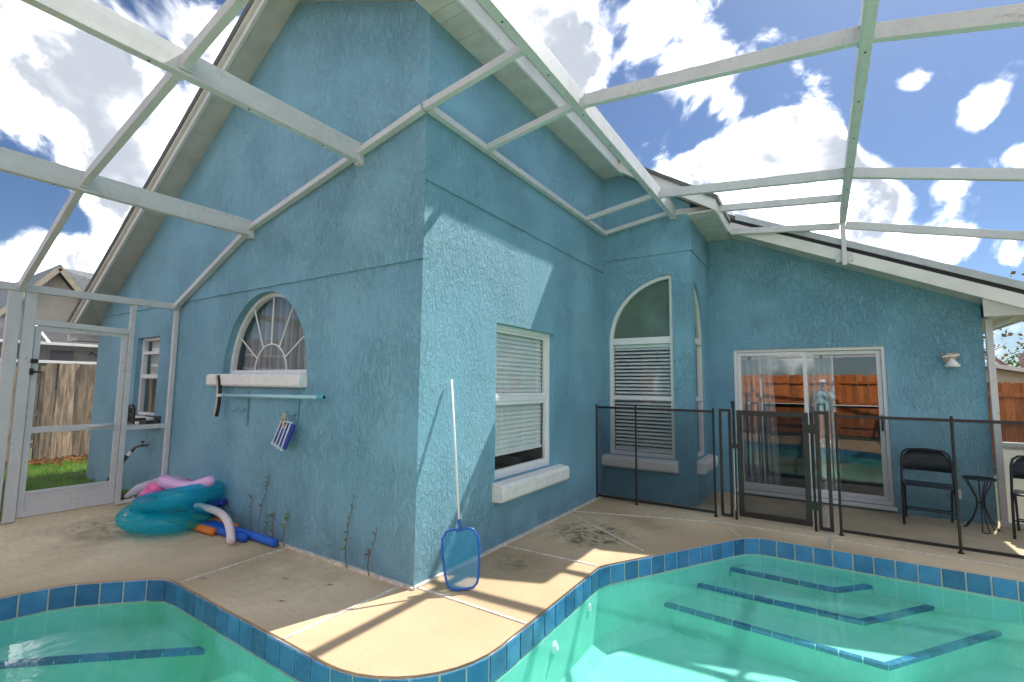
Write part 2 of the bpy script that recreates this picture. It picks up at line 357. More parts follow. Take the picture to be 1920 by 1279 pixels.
def white_alu():
    m = Mat('white_aluminium'); v = m.wpos(); n = m.noise(v, 3, 6, .7, .3); k = m.noise(v, 38, 4, .65)
    c = m.mix(m.ramp(n, .35, .62), (.57, .575, .575), (.65, .655, .655)); c = m.mix(m.ramp(k, .6, .75, 0, .5), c, (.48, .47, .41))
    d = m.math('MULTIPLY', m.ramp(n, .52, .66), m.ramp(k, .45, .6)); c = m.mix(m.math('MULTIPLY', d, .55), c, (.36, .34, .24))
    return m.done(m.pbr(c, .45, 0, .4))
def leaf_mat(name, a, b):
    m = Mat(name); n = m.noise(m.wpos(), 1.8, 4, .7); c = m.mix(m.ramp(n, .3, .7), a, b)
    d = m.N('ShaderNodeBsdfDiffuse'); t = m.N('ShaderNodeBsdfTranslucent'); m.L(c, d.inputs[0]); m.L(c, t.inputs[0])
    return m.done(m.mixs(.4, d.outputs[0], t.outputs[0]))
def tile_mat():
    m = Mat('pool_tile_blue'); oi = m.N('ShaderNodeObjectInfo'); n = m.noise(m.wpos(), 7, 5, .65)
    c = m.mix(m.ramp(n, .3, .7), (.030, .150, .33), (.060, .225, .43))
    hs = m.N('ShaderNodeHueSaturation'); m.L(c, hs.inputs['Color']); m.L(m.ramp(oi.outputs['Random'], 0, 1, .70, 1.25, False), hs.inputs['Value'])
    lime = m.ramp(m.noise(m.wpos((1, 1, 2.5)), 16, 5, .7), .60, .74, 0, .30)
    return m.done(m.pbr(m.mix(lime, hs.outputs[0], (.36, .45, .48)), .22, 0, .5))

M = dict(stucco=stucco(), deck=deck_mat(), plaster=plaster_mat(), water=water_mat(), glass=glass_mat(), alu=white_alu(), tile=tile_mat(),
    glass_door=glass_mat('door_glass', (.95, .97, .97), .12), glass_dark=glass_mat('arch_glass', (.55, .62, .55), .09),
    screen=screen_mat('insect_screen', (.55, .56, .56), .04), mesh=screen_mat('fence_mesh', (.018, .024, .032), .34, False),
    net=screen_mat('net_mesh', (.03, .34, .62), .50, False),
    trim=simple('white_trim', (.78, .77, .75), .5, var=.05), frame=simple('window_white', (.80, .80, .79), .35, var=.03), sill=simple('sill_paint', (.80, .78, .75), .6, var=.06, scale=12, bumpk=.35),
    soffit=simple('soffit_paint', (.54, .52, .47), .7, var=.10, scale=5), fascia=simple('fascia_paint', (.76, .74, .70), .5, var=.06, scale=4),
    shingle=simple('shingle', (.13, .125, .12), .9, var=.3, scale=30, bumpk=.6), shingle_lt=simple('drip_edge_grey', (.46, .48, .50), .6, var=.1),
    black=simple('black_strip', (.012, .012, .014), .6), blackmetal=simple('black_paint', (.016, .016, .018), .35, var=.2),
    brownmetal=simple('gate_frame_paint', (.020, .017, .016), .4, var=.2),
    grout=simple('grout', (.62, .60, .52), .85, var=.14, scale=25), joint=simple('joint_caulk', (.64, .60, .52), .85, var=.25, scale=22, bumpk=.5),
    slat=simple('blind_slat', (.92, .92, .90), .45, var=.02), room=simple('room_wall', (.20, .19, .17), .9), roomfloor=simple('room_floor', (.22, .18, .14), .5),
    curtain=sheer_mat('sheer_curtain', (.74, .76, .78), .34), drape=cloth_mat('drape', (.80, .81, .82), .35),
    vane=simple('hook_teal', (.13, .33, .40), .5), tealpole=simple('telescopic_pole', (.42, .66, .72), .35, var=.04), tealcap=simple('pole_cap', (.08, .42, .55), .4),
    whitepl=simple('white_plastic', (.80, .82, .84), .3, var=.03), bluepl=simple('blue_plastic', (.012, .05, .30), .3, var=.1), netblue=simple('net_frame_blue', (.01, .12, .50), .3, var=.08),
    wood=simple('clothespin_wood', (.66, .50, .30), .7), brush=simple('brush_black', (.02, .02, .022), .8, bumpk=.6), brushwhite=simple('brush_back', (.52, .50, .45), .5),
    orange=simple('noodle_orange', (.80, .22, .045), .7, var=.06), nblue=simple('noodle_blue', (.02, .13, .58), .7, var=.06), nwhite=simple('noodle_pale_pink', (.76, .66, .66), .7, var=.04), navy=simple('noodle_navy', (.01, .035, .26), .7), hole=simple('noodle_hole', (.16, .05, .03), .9),
    teal=vinyl_mat('vinyl_teal', (.02, .60, .72), .72), pink=vinyl_mat('vinyl_pink', (.85, .10, .36), .10), lilac=vinyl_mat('vinyl_lilac', (.78, .46, .78), .08), clear=vinyl_mat('vinyl_clear', (.75, .70, .76), .55),
    grey_fence=board_mat('weathered_board', (.18, .135, .095), (.52, .40, .28), (.10, .075, .055)), red_fence=board_mat('stained_board', (.42, .12, .035), (.60, .20, .06), (.28, .075, .03)),
    grass=leaf_mat('grass_blade', (.10, .27, .015), (.22, .42, .04)), leaf=leaf_mat('tree_leaf', (.035, .075, .015), (.10, .15, .035)), leaf_dry=leaf_mat('tree_leaf_dry', (.12, .06, .03), (.12, .13, .05)),
    weed=leaf_mat('weed_leaf', (.14, .28, .06), (.26, .40, .10)), weed_dry=leaf_mat('weed_dry', (.22, .16, .12), (.36, .28, .19)), litter=leaf_mat('leaf_litter', (.16, .07, .025), (.34, .17, .07)),
    bark=simple('bark', (.16, .12, .10), .9, var=.3, scale=9, bumpk=.6), bark_red=simple('bark_red', (.20, .12, .11), .9, var=.3), earth=simple('lawn_earth', (.07, .085, .03), .95, var=.35, scale=3, bumpk=.5),
    beige=simple('beige_wall', (.60, .52, .41), .8, var=.05), greyroof=simple('neighbour_shingle', (.20, .21, .22), .9, var=.25, scale=14, bumpk=.5), lanai=screen_mat('lanai_screen', (.10, .10, .11), .45, False), dim=simple('lanai_wall', (.40, .34, .25), .8),
    film=simple('arch_shade_cloth', (.40, .46, .40), .8, var=.08), lamp=simple('lamp_shell', (.62, .47, .30), .6, var=.25, scale=30), lampwhite=simple('lamp_bulb_cover', (.82, .82, .80), .3), skin=simple('skin', (.55, .32, .22), .6), shirt=simple('shirt', (.30, .50, .62), .8), shorts=simple('shorts', (.45, .16, .07), .8), hat=simple('cap', (.70, .68, .74), .8), hose=simple('hose_rubber', (.012, .022, .016), .5), brass=simple('brass', (.13, .10, .06), .45, metal=.6))
def knee_mat():
    m = Mat('kick_panel'); d = m.N('ShaderNodeBsdfDiffuse'); t = m.N('ShaderNodeBsdfTranslucent')
    for x in (d, t): x.inputs[0].default_value = (.80, .80, .74, 1)
    return m.done(m.mixs(.45, d.outputs[0], t.outputs[0]))
M['knee'] = knee_mat()

# ================================================================== SETTING
Z_WATER = -0.172
def arc(c, r0, r1, a0, a1, n):
    return [(c[0] + r0 * math.cos(R(a0 + (a1 - a0) * i / n)), c[1] + r1 * math.sin(R(a0 + (a1 - a0) * i / n))) for i in range(n + 1)]
def fillet(pts, n=10):
    out = []; m = len(pts)
    for i in range(m):
        x, y, r = pts[i]; p = Vector((x, y)); a = Vector(pts[i - 1][:2]) - p; b = Vector(pts[(i + 1) % m][:2]) - p
        a.normalize(); b.normalize(); th = a.angle(b); t = r / math.tan(th / 2)
        c = p + (a + b).normalized() * (r / math.sin(th / 2)); s = p + a * t; e = p + b * t
        v0 = s - c; v1 = e - c; ang = math.atan2(v0.x * v1.y - v0.y * v1.x, v0.dot(v1))
        for k in range(n + 1):
            q = ang * k / n; out.append((c.x + v0.x * math.cos(q) - v0.y * math.sin(q), c.y + v0.x * math.sin(q) + v0.y * math.cos(q)))
    return out
# clockwise seen from above: west bay, long side below the gable wall, peninsula, side wall, slanted corner, patio side, far bank
POOL = fillet([(-2.42, -2.95, .35), (-2.20, -1.42, .55), (-1.70, -.912, .28), (.953, -.935, .66), (.953, 1.20, .30), (1.90, 2.84, .30), (5.4, 2.85, .4), (5.4, .1, .6), (3.2, -1.9, .8), (-.5, -3.1, .8)])

flat = frameP((0, 0, 0), (1, 0, 0), (0, 0, 1), (0, 1, 0))
def flatz(z): return frameP((0, 0, z), (1, 0, 0), (0, 0, 1), (0, 1, 0))

lawn = fill('lawn', [[(-900, -900), (900, -900), (900, 900), (-900, 900)], [(-4.1, -5.0), (6.9, -5.0), (6.9, 4.9), (-4.1, 4.9)]], flatz(-.012), M['earth'])
tag(lawn, kind='structure')
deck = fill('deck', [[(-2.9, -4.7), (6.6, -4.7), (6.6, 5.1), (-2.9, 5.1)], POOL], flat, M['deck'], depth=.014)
tag(deck, kind='structure')
dw = B(); dw.add([(-2.9, -4.7, 0), (-2.9, 5.1, 0), (-4.26, 5.1, .1), (-4.26, -4.7, .1)], [(0, 1, 2, 3)]); dw.add([(-4.26, -4.7, .1), (-4.26, 5.1, .1), (-4.26, 5.1, -.2), (-4.26, -4.7, -.2)], [(0, 1, 2, 3)])
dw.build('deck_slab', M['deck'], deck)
def joint(p, q, w=.022):
    o = B(); o.bar((*p, .001), (*q, .001), w, .010); return o.build('joint', M['joint'], deck)
for p, q in (((-1.555, .0), (-1.50, -.90)), ((-.11, -.02), (-.13, -.925)), ((.0, .03), (.95, .03)), ((.0, 1.155), (.945, 1.185)), ((.0, 2.54), (1.15, 1.76)), ((.0, 2.62), (1.56, 3.165)), ((1.56, 3.165), (4.4, 3.20)), ((1.56, 3.165), (1.82, 2.75)), ((2.585, 3.2), (2.60, 2.86)), ((2.585, 3.2), (2.56, 4.8))): joint(p, q)
b = B(); b.bar((-2.9, -.016, .008), (.02, -.016, .008), .03, .022); b.build('joint', M['joint'], deck)
b = B(); b.bar((.016, -.02, .008), (.016, 3.68, .008), .03, .022); b.build('joint', M['joint'], deck)

# ---- pool: shell, tile band, steps, bench
pool = thing('swimming_pool', (2.0, .6, 0), 'teal plaster swimming pool with a blue tile waterline curving round the deck', 'pool')
def inset(loop, d):
    out = []; m = len(loop)
    for i in range(m):
        a = Vector(loop[i - 1]); c = Vector(loop[(i + 1) % m]); t = (c - a).normalized(); nrm = Vector((t.y, -t.x)); out.append((loop[i][0] + nrm.x * d, loop[i][1] + nrm.y * d))
    return out
def area(l): return sum(l[i - 1][0] * l[i][1] - l[i][0] * l[i - 1][1] for i in range(len(l))) / 2
if area(POOL) > 0: POOL.reverse()          # clockwise: the water lies on the right of the path
lo = inset(POOL, .012)
FLOOR = -.64
s = B(); n = len(POOL)
s.add([(x, y, -.006) for x, y in lo] + [(x, y, -.17) for x, y in lo], [(i, (i + 1) % n, (i + 1) % n + n, i + n) for i in range(n)])
s.build('tile_bed', M['grout'], pool)
s = B(); l2 = inset(POOL, .020); l3 = inset(POOL, .10)
s.add([(x, y, -.166) for x, y in POOL] + [(x, y, -.168) for x, y in l2] + [(x, y, FLOOR + .1) for x, y in l2] + [(x, y, FLOOR) for x, y in l3], [(i + k * n, (i + 1) % n + k * n, (i + 1) % n + (k + 1) * n, i + (k + 1) * n) for i in range(n) for k in range(3)])
s.build('basin_wall', M['plaster'], pool, smooth=False)
fill('basin_floor', [l3], flatz(FLOOR), M['plaster'], pool)
t = B(); t.add([(-.0725, 0, -.157), (.0725, 0, -.157), (.0725, 0, -.010), (-.0725, 0, -.010), (-.0725, -.006, -.157), (.0725, -.006, -.157), (.0725, -.006, -.010), (-.0725, -.006, -.010),
               (-.0695, -.009, -.154), (.0695, -.009, -.154), (.0695, -.009, -.013), (-.0695, -.009, -.013)], [(4, 5, 9, 8), (5, 6, 10, 9), (6, 7, 11, 10), (7, 4, 8, 11), (8, 9, 10, 11), (0, 1, 5, 4), (1, 2, 6, 5), (2, 3, 7, 6), (3, 0, 4, 7)])
tile_me = t.mesh('tile', M['tile'])
path = [Vector(p) for p in lo]; seg = [(path[(i + 1) % n] - path[i]).length for i in range(n)]; tot = sum(seg)
def at_s(q):
    q %= tot
    for i in range(n):
        if q <= seg[i]: return path[i].lerp(path[(i + 1) % n], q / seg[i] if seg[i] else 0)
        q -= seg[i]
    return path[0]
cnt = round(tot / .152); st = tot / cnt
for i in range(cnt):
    a = at_s(i * st + .003); c = at_s((i + 1) * st - .003); mid = (a + c) / 2; d = c - a
    inst('tile', tile_me, pool, (mid.x, mid.y, random.uniform(-.001, .001)), (0, 0, math.atan2(d.y, d.x)), (d.length / .152, 1, 1))
# steps in the corner: a long tread edge and a slanted return, each nosed with blue tiles
nose = B(); nose.box(-.072, .072, -.004, .044, -.024, .006); nose_me = nose.mesh('nosing_tile', M['tile'])
def ledge(name, pts, z, back, parent):
    o = B(); poly = pts + back
    top = [(x, y, z) for x, y in poly]; bot = [(x, y, FLOOR - .02) for x, y in poly]; m = len(poly)
    o.add(top + bot, [tuple(range(m))] + [(i, (i + 1) % m, (i + 1) % m + m, i + m) for i in range(len(pts) - 1)])
    ob = o.build(name, M['plaster'], parent)
    for i in range(len(pts) - 1):
        a = Vector(pts[i]); c = Vector(pts[i + 1]); L_ = (c - a).length; k = max(1, round(L_ / .15))
        for j in range(k):
            q = a.lerp(c, (j + .5) / k); inst('nosing_tile', nose_me, ob, (q.x, q.y, z), (0, 0, math.atan2((c - a).y, (c - a).x)), (L_ / k / .152, 1, 1))
    return ob
ledge('step', [(1.76, 2.53), (2.617, 2.53), (2.90, 2.845)], -.26, [(2.9, 2.9), (2.0, 2.9)], pool)
ledge('step', [(1.53, 2.15), (2.777, 2.15), (3.31, 2.845)], -.335, [(3.3, 2.9), (1.9, 2.9)], pool)
ledge('step', [(1.30, 1.80), (2.885, 1.715), (3.71, 2.845)], -.43, [(3.7, 2.9), (1.9, 2.9)], pool)
ledge('bench', [(-2.32, -2.15), (-1.90, -1.743), (-1.576, -1.437), (-.965, -.895)], -.32, [(-1.7, -.85), (-2.4, -1.4)], pool)
j = B(); j.tube([(.962, .36, -.275), (.985, .36, -.275)], [.042, .036], 12); j.tube([(.985, .36, -.275), (1.0, .36, -.27)], [.022, .018], 10)
j.build('return_jet', M['whitepl'], pool)
j = B(); j.tube([(.962, .95, -.235), (.985, .95, -.235)], [.03, .026], 12); j.build('return_jet', M['whitepl'], pool)
wt = fill('pool_water', [inset(POOL, .006)], flatz(Z_WATER), M['water']); tag(wt, kind='structure')

# ================================================================== HOUSE
house = thing('house', (-1, 3, 0), 'teal stucco house with white trim round the pool deck', 'house')
PA = frameP((0, 0, 0), (1, 0, 0), (0, -1, 0))          # gable wall, u = x
PB = frameP((0, 0, 0), (0, 1, 0), (1, 0, 0))           # side wall, u = y
PN = frameP((0, 3.70, 0), (1, 0, 0), (0, -1, 0))       # nook front, u = x
PS = frameP((1.205, 0, 0), (0, 1, 0), (1, 0, 0))       # nook side, u = y
PD = frameP((0, 4.85, 0), (1, 0, 0), (0, -1, 0))       # patio wall, u = x
archA = [(-2.98, 1.585), (-1.436, 1.585)] + arc((-2.208, 1.585), .772, .845, 0, 180, 28)[1:-1]
winL = [(-5.38, 1.03), (-4.66, 1.03), (-4.66, 2.085), (-5.38, 2.085)]
fill('gable_wall', [[(-6.9, -.3), (0, -.3), (0, 2.49), (-6.9, 2.49)], archA, winL], PA, M['stucco'], house, depth=.13)
PA2 = frameP((0, -.014, 0), (1, 0, 0), (0, -1, 0))
fill('gable_wall', [[(-6.9, 2.475), (0.014, 2.475), (.014, 4.62), (-1.88, 5.52), (-6.9, 2.42)]], PA2, M['stucco'], house, depth=.02, back=1)
winB = [(1.02, .60), (2.18, .60), (2.18, 2.09), (1.02, 2.09)]
fill('side_wall', [[(0, -.3), (3.7, -.3), (3.7, 3.13), (0, 3.13)], winB], PB, M['stucco'], house, depth=.12)
PB2 = frameP((.014, 0, 0), (0, 1, 0), (1, 0, 0))
fill('side_wall', [[(-.014, 3.115), (3.7, 3.115), (3.7, 4.9), (-.014, 4.6)]], PB2, M['stucco'], house, depth=.02, back=1)
archN = [(.07, .56), (.96, .56), (.96, 3.0)] + arc((.96, 2.12), .89, .88, 90, 180, 18)[1:]
fill('nook_wall', [[(.0, -.3), (1.205, -.3), (1.205, 3.30), (.0, 3.30)], archN], PN, M['stucco'], house, depth=.10)
PN2 = frameP((0, 3.686, 0), (1, 0, 0), (0, -1, 0))
fill('nook_wall', [[(.0, 3.285), (1.219, 3.285), (1.219, 3.9), (.0, 4.7)]], PN2, M['stucco'], house, depth=.02, back=1)
archS = [(3.86, .56), (4.46, .56), (4.46, 2.12)] + arc((3.86, 2.12), .60, .78, 0, 90, 18)[1:]
fill('nook_wall', [[(3.70, -.3), (4.85, -.3), (4.85, 3.30), (3.70, 3.30)], archS], PS, M['stucco'], house, depth=.10)
PS2 = frameP((1.219, 0, 0), (0, 1, 0), (1, 0, 0))
fill('nook_wall', [[(3.686, 3.285), (4.85, 3.285), (4.85, 4.0), (3.686, 4.0)]], PS2, M['stucco'], house, depth=.02, back=1)
doorD = [(1.52, .075), (3.265, .075), (3.265, 2.04), (1.52, 2.04)]
def zs(x): return 4.40 - .462 * x
fill('patio_wall', [[(.9, -.3), (4.16, -.3), (4.16, zs(4.16) + .05), (.9, zs(.9) + .05)], doorD], PD, M['stucco'], house, depth=.13)
fill('end_wall', [[(4.85, -.3), (12, -.3), (12, 2.6), (4.85, 2.6)]], frameP((4.16, 0, 0), (0, 1, 0), (1, 0, 0)), M['stucco'], house)
fill('end_wall', [[(0, -.3), (12, -.3), (12, 2.6), (0, 2.6)]], frameP((-6.9, 0, 0), (0, 1, 0), (-1, 0, 0)), M['stucco'], house)

# ---- roofs
def slab(P, poly, d0, d1, name, mat, parent):
    o = B(); o.prism(P, poly, d0, d1); return o.build(name, mat, parent)
Pxz = frameP((0, 0, 0), (1, 0, 0), (0, 1, 0))           # u=x v=z d=y
RL = lambda x: 5.49 + .62 * (x + 1.88)                  # soffit line of left slope
RR = lambda x: 5.49 - .462 * (x + 1.88)
roof = slab(Pxz, [(-7.25, RL(-7.25) + .12), (-1.88, 5.61), (.40, 4.69), (.40, 4.745), (-1.88, 5.70), (-7.25, RL(-7.25) + .19)], -.33, 12, 'roof', M['shingle'], house)
slab(Pxz, [(-7.2, RL(-7.2)), (-1.88, 5.49), (-1.88, 5.61), (-7.2, RL(-7.2) + .12)], -.285, -.255, 'fascia', M['fascia'], roof)
slab(Pxz, [(-7.2, RL(-7.2) + .09), (-1.88, 5.58), (-1.88, 5.625), (-7.2, RL(-7.2) + .135)], -.318, -.287, 'fascia', M['fascia'], roof)
slab(Pxz, [(-7.15, RL(-7.15) + .015), (-1.88, 5.505), (-1.88, 5.53), (-7.15, RL(-7.15) + .04)], -.254, .0, 'soffit', M['soffit'], roof)
slab(Pxz, [(-1.88, 5.49), (.30, RR(.30)), (.30, RR(.30) + .14), (-1.88, 5.61)], -.285, -.255, 'fascia', M['fascia'], roof)
slab(Pxz, [(-1.88, 5.505), (.29, RR(.29) + .015), (.29, RR(.29) + .04), (-1.88, 5.53)], -.254, .0, 'soffit', M['soffit'], roof)
o = B(); o.box(-7.26, -7.2, -.28, 12, 2.10, 2.32); o.build('fascia', M['fascia'], roof)
o = B(); o.box(-7.2, -6.9, -.25, 12, 2.10, 2.13); o.build('soffit', M['soffit'], roof)
# eave above the side wall: boards across, fascia along
o = B(); o.box(.30, .325, -.28, 3.66, 4.49, 4.67); o.build('fascia', M['fascia'], roof, bevel=.004)
o = B(); o.box(.326, .345, -.30, 3.60, 4.635, 4.69); o.build('drip_edge', M['shingle_lt'], roof)
sb = B(); sb.box(.015, .298, -.058, .058, 4.505, 4.525); sb_me = sb.mesh('soffit_board', M['soffit'])
for i in range(33): inst('soffit_board', sb_me, roof, (0, -.19 + .1185 * i, random.uniform(-.002, .002)))
# nook roof: raked front, eave on the side
NR = lambda x: 4.50 - .648 * (x - .30)
nroof = slab(Pxz, [(.05, NR(.05) + .14), (1.60, NR(1.60) + .14), (1.60, NR(1.60) + .20), (.05, NR(.05) + .20)], 3.44, 4.95, 'nook_roof', M['shingle'], house)
slab(Pxz, [(.29, NR(.29)), (1.575, NR(1.575)), (1.575, NR(1.575) + .14), (.29, NR(.29) + .14)], 3.465, 3.49, 'fascia', M['fascia'], nroof)
slab(Pxz, [(.29, NR(.29) + .015), (1.55, NR(1.55) + .015), (1.55, NR(1.55) + .035), (.29, NR(.29) + .035)], 3.491, 3.685, 'soffit', M['soffit'], nroof)
o = B(); o.box(1.55, 1.574, 3.491, 4.44, 3.675, 3.83); o.build('fascia', M['fascia'], nroof)
o = B(); o.box(1.22, 1.549, 3.491, 4.84, 3.69, 3.71); o.build('soffit', M['soffit'], nroof)
# patio roof: rake over the sliding door
droof = slab(Pxz, [(.3, zs(.3) + .20), (4.55, zs(4.55) + .20), (4.55, zs(4.55) + .26), (.3, zs(.3) + .26)], 4.44, 12, 'patio_roof', M['shingle'], house)
slab(Pxz, [(1.56, zs(1.56)), (4.52, zs(4.52)), (4.52, zs(4.52) + .15), (1.56, zs(1.56) + .15)], 4.44, 4.465, 'fascia', M['fascia'], droof)
slab(Pxz, [(1.62, zs(1.62) + .151), (4.55, zs(4.55) + .151), (4.55, zs(4.55) + .199), (1.62, zs(1.62) + .199)], 4.445, 4.6, 'black_trim', M['black'], droof)
slab(Pxz, [(1.66, zs(1.66) + .20), (4.60, zs(4.60) + .20), (4.60, zs(4.60) + .285), (1.66, zs(1.66) + .285)], 4.42, 4.439, 'drip_edge', M['shingle_lt'], droof)
slab(Pxz, [(1.56, zs(1.56) + .012), (4.50, zs(4.50) + .012), (4.50, zs(4.50) + .03), (1.56, zs(1.56) + .03)], 4.466, 4.849, 'soffit', M['soffit'], droof)
o = B(); o.box(4.52, 4.545, 4.466, 12, 2.29, zs(4.52) + .20); o.build('fascia', M['fascia'], droof)
o = B(); o.box(4.162, 4.519, 4.49, 12, 2.30, 2.32); o.build('soffit', M['soffit'], droof)

o = B(); o.prism(Pxz, [(4.10, 2.30), (4.519, 2.30), (4.519, zs(4.519) + .02), (4.10, zs(4.10) + .02)], 4.467, 4.489); o.build('soffit', M['soffit'], droof)
# ---- windows
def rect_loop(u0, u1, v0, v1): return [(u0, v0), (u1, v0), (u1, v1), (u0, v1)]
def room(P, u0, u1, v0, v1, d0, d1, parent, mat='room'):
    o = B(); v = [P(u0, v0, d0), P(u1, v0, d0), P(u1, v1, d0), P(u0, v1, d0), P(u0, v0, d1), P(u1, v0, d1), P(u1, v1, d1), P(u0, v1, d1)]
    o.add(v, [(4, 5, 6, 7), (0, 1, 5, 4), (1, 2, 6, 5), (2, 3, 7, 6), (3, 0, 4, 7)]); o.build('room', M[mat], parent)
def slats(P, u0, u1, v0, v1, d, pitch, width, tilt, parent, mat='slat'):
    k = B(); c, sn = math.cos(tilt) * width / 2, math.sin(tilt) * width / 2
    L0 = Vector(P(u0, 0, d)); ref = L0
    vs = []
    for uu in (u0, u1):
        for (dd, vv) in ((-c, -sn), (0, .003), (c, sn), (0, .0005)): vs.append(Vector(P(uu, vv, d + dd)))
    k.add(vs, [(0, 1, 5, 4), (1, 2, 6, 5), (2, 3, 7, 6), (3, 0, 4, 7)])
    me = k.mesh('slat', M[mat]); num = int((v1 - v0) / pitch)
    for i in range(num + 1): inst('slat', me, parent, (0, 0, v0 + i * pitch))
    h = B(); h.mbox(P, u0, u1, v1 + .01, v1 + .05, d - .02, d + .02); h.build('head_rail', M[mat], parent)
    h = B(); h.mbox(P, u0, u1, v0 - .045, v0 - .02, d - .015, d + .015); h.build('bottom_rail', M[mat], parent)

# side wall window, double hung, blind almost down
w = B(); w.ribbon(PB, rect_loop(1.02, 2.18, .60, 2.09), .045, -.115, -.055, True); win = w.build('window', M['frame'], house, bevel=.004)
tag(win, 'white double-hung window with a blind not quite down')
b = B(); b.mbox(PB, 1.065, 2.135, 1.335, 1.385, -.105, -.062); b.build('sash_rail', M['frame'], win, bevel=.004)
b = B(); b.ribbon(PB, rect_loop(1.066, 2.134, .646, 1.334), .035, -.10, -.07, True); b.build('sash', M['frame'], win)
b = B(); b.ribbon(PB, rect_loop(1.066, 2.134, 1.386, 2.044), .028, -.112, -.085, True); b.build('sash', M['frame'], win)
b = B(); b.mbox(PB, 1.10, 2.10, .68, 1.336, -.087, -.083); b.build('pane', M['glass'], win)
b = B(); b.mbox(PB, 1.09, 2.11, 1.41, 2.02, -.10, -.096); b.build('pane', M['glass'], win)
slats(PB, 1.075, 2.125, .845, 2.03, -.135, .046, .05, -1.2, win)
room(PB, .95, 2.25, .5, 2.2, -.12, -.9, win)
b = B(); b.prism(frameP((0, 0, 0), (1, 0, 0), (0, 1, 0)), [(-.06, .60), (.10, .585), (.125, .56), (.12, .45), (.10, .425), (-.01, .42), (-.01, .5), (-.06, .5)], .985, 2.34); b.build('sill', M['sill'], win, bevel=.012, seg=3)

# nook front window: two sashes with blinds under a quarter-round light
w = B(); w.ribbon(PN, archN, .048, -.095, -.04, True); win = w.build('window', M['frame'], house); tag(win, 'tall window with open slat blinds under a quarter-round light')
b = B(); b.mbox(PN, .115, .915, 2.075, 2.165, -.09, -.035); b.build('transom_bar', M['frame'], win, bevel=.004)
b = B(); b.mbox(PN, .115, .915, 1.31, 1.365, -.09, -.04); b.build('sash_rail', M['frame'], win, bevel=.004)
b = B(); b.mbox(PN, .10, .93, .60, 1.32, -.072, -.068); b.build('pane', M['glass'], win)
b = B(); b.mbox(PN, .10, .93, 1.35, 2.09, -.072, -.068); b.build('pane', M['glass'], win)
fill('pane', [[(.95, 2.15), (.95, 2.98)] + arc((.96, 2.12), .875, .865, 91, 178, 16)], frameP((0, 3.77, 0), (1, 0, 0), (0, -1, 0)), M['glass_dark'], win)
slats(PN, .125, .905, .66, 2.02, -.108, .05, .05, -.62, win)
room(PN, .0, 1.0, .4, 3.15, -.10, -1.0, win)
fill('arch_shade', [[(.10, 2.13), (.945, 2.13), (.945, 2.985)] + arc((.96, 2.12), .875, .865, 92, 178, 16)], frameP((0, 3.80, 0), (1, 0, 0), (0, -1, 0)), M['film'], win)
b = B(); b.prism(frameP((0, 3.70, 0), (0, -1, 0), (1, 0, 0)), [(-.05, .56), (.09, .545), (.115, .52), (.11, .43), (.09, .40), (-.01, .40)], -.02, 1.0); b.build('sill', M['sill'], win, bevel=.014, seg=3)
# nook side window
w = B(); w.ribbon(PS, archS, .045, -.095, -.04, True); win = w.build('window', M['frame'], house); tag(win, 'narrow quarter-round topped window on the nook side')
b = B(); b.mbox(PS, 3.905, 4.415, 2.08, 2.16, -.09, -.035); b.build('transom_bar', M['frame'], win)
b = B(); b.mbox(PS, 3.905, 4.415, 1.31, 1.365, -.09, -.04); b.build('sash_rail', M['frame'], win)
b = B(); b.mbox(PS, 3.89, 4.43, .59, 1.32, -.072, -.068); b.build('pane', M['glass'], win)
b = B(); b.mbox(PS, 3.89, 4.43, 1.35, 2.09, -.072, -.068); b.build('pane', M['glass'], win)
fill('pane', [[(3.875, 2.15)] + arc((3.86, 2.12), .585, .765, 2, 89, 16)], frameP((1.135, 0, 0), (0, 1, 0), (1, 0, 0)), M['glass_dark'], win)
slats(PS, 3.91, 4.41, 1.42, 2.02, -.13, .05, .048, .5, win)
room(PS, 3.8, 4.55, .4, 3.0, -.11, -.18, win)
fill('arch_shade', [[(3.875, 2.13), (4.44, 2.13)] + arc((3.86, 2.12), .58, .76, 3, 88, 16)], frameP((1.105, 0, 0), (0, 1, 0), (1, 0, 0)), M['film'], win)
b = B(); b.prism(frameP((1.205, 0, 0), (1, 0, 0), (0, 1, 0)), [(-.05, .56), (.09, .545), (.115, .52), (.11, .42), (.09, .39), (-.01, .39)], 3.80, 4.60); b.build('sill', M['sill'], win, bevel=.014, seg=3)
# arched window in the gable wall with a sunburst grille
w = B(); w.ribbon(PA, archA, .038, -.128, -.075, True); win = w.build('window', M['frame'], house); tag(win, 'half-round window with a white sunburst grille')
fill('pane', [[(-2.96, 1.60), (-1.45, 1.60)] + arc((-2.208, 1.585), .755, .83, 2, 178, 24)], frameP((0, .105, 0), (1, 0, 0), (0, -1, 0)), M['glass_door'], win)
g = B(); g.ribbon(PA, arc((-2.208, 1.60), .30, .30, 0, 180, 16), .012, -.10, -.087)
for a in (30, 60, 90, 120, 150):
    a0 = (-2.208 + .30 * math.cos(R(a)), 1.60 + .30 * math.sin(R(a))); a1 = (-2.208 + .74 * math.cos(R(a)), 1.60 + .80 * math.sin(R(a)))
    g.bar(PA(a0[0], a0[1], -.0925), PA(a1[0], a1[1], -.0925), .011, .012, (0, 1, 0))
g.build('sunburst_grille', M['frame'], win)
cu = B(); pts = []
nn = 60
for i in range(nn + 1):
    u = -2.96 + 1.5 * i / nn; d = -.24 + .03 * math.sin(i * 1.25) + .012 * math.sin(i * .41)
    pts += [PA(u, 1.5, d), PA(u, 2.45, d)]
cu.add(pts, [(2 * i, 2 * i + 2, 2 * i + 3, 2 * i + 1) for i in range(nn)]); cu.build('curtain', M['curtain'], win, smooth=True)
room(PA, -3.1, -1.3, 1.3, 2.6, -.135, -1.3, win)
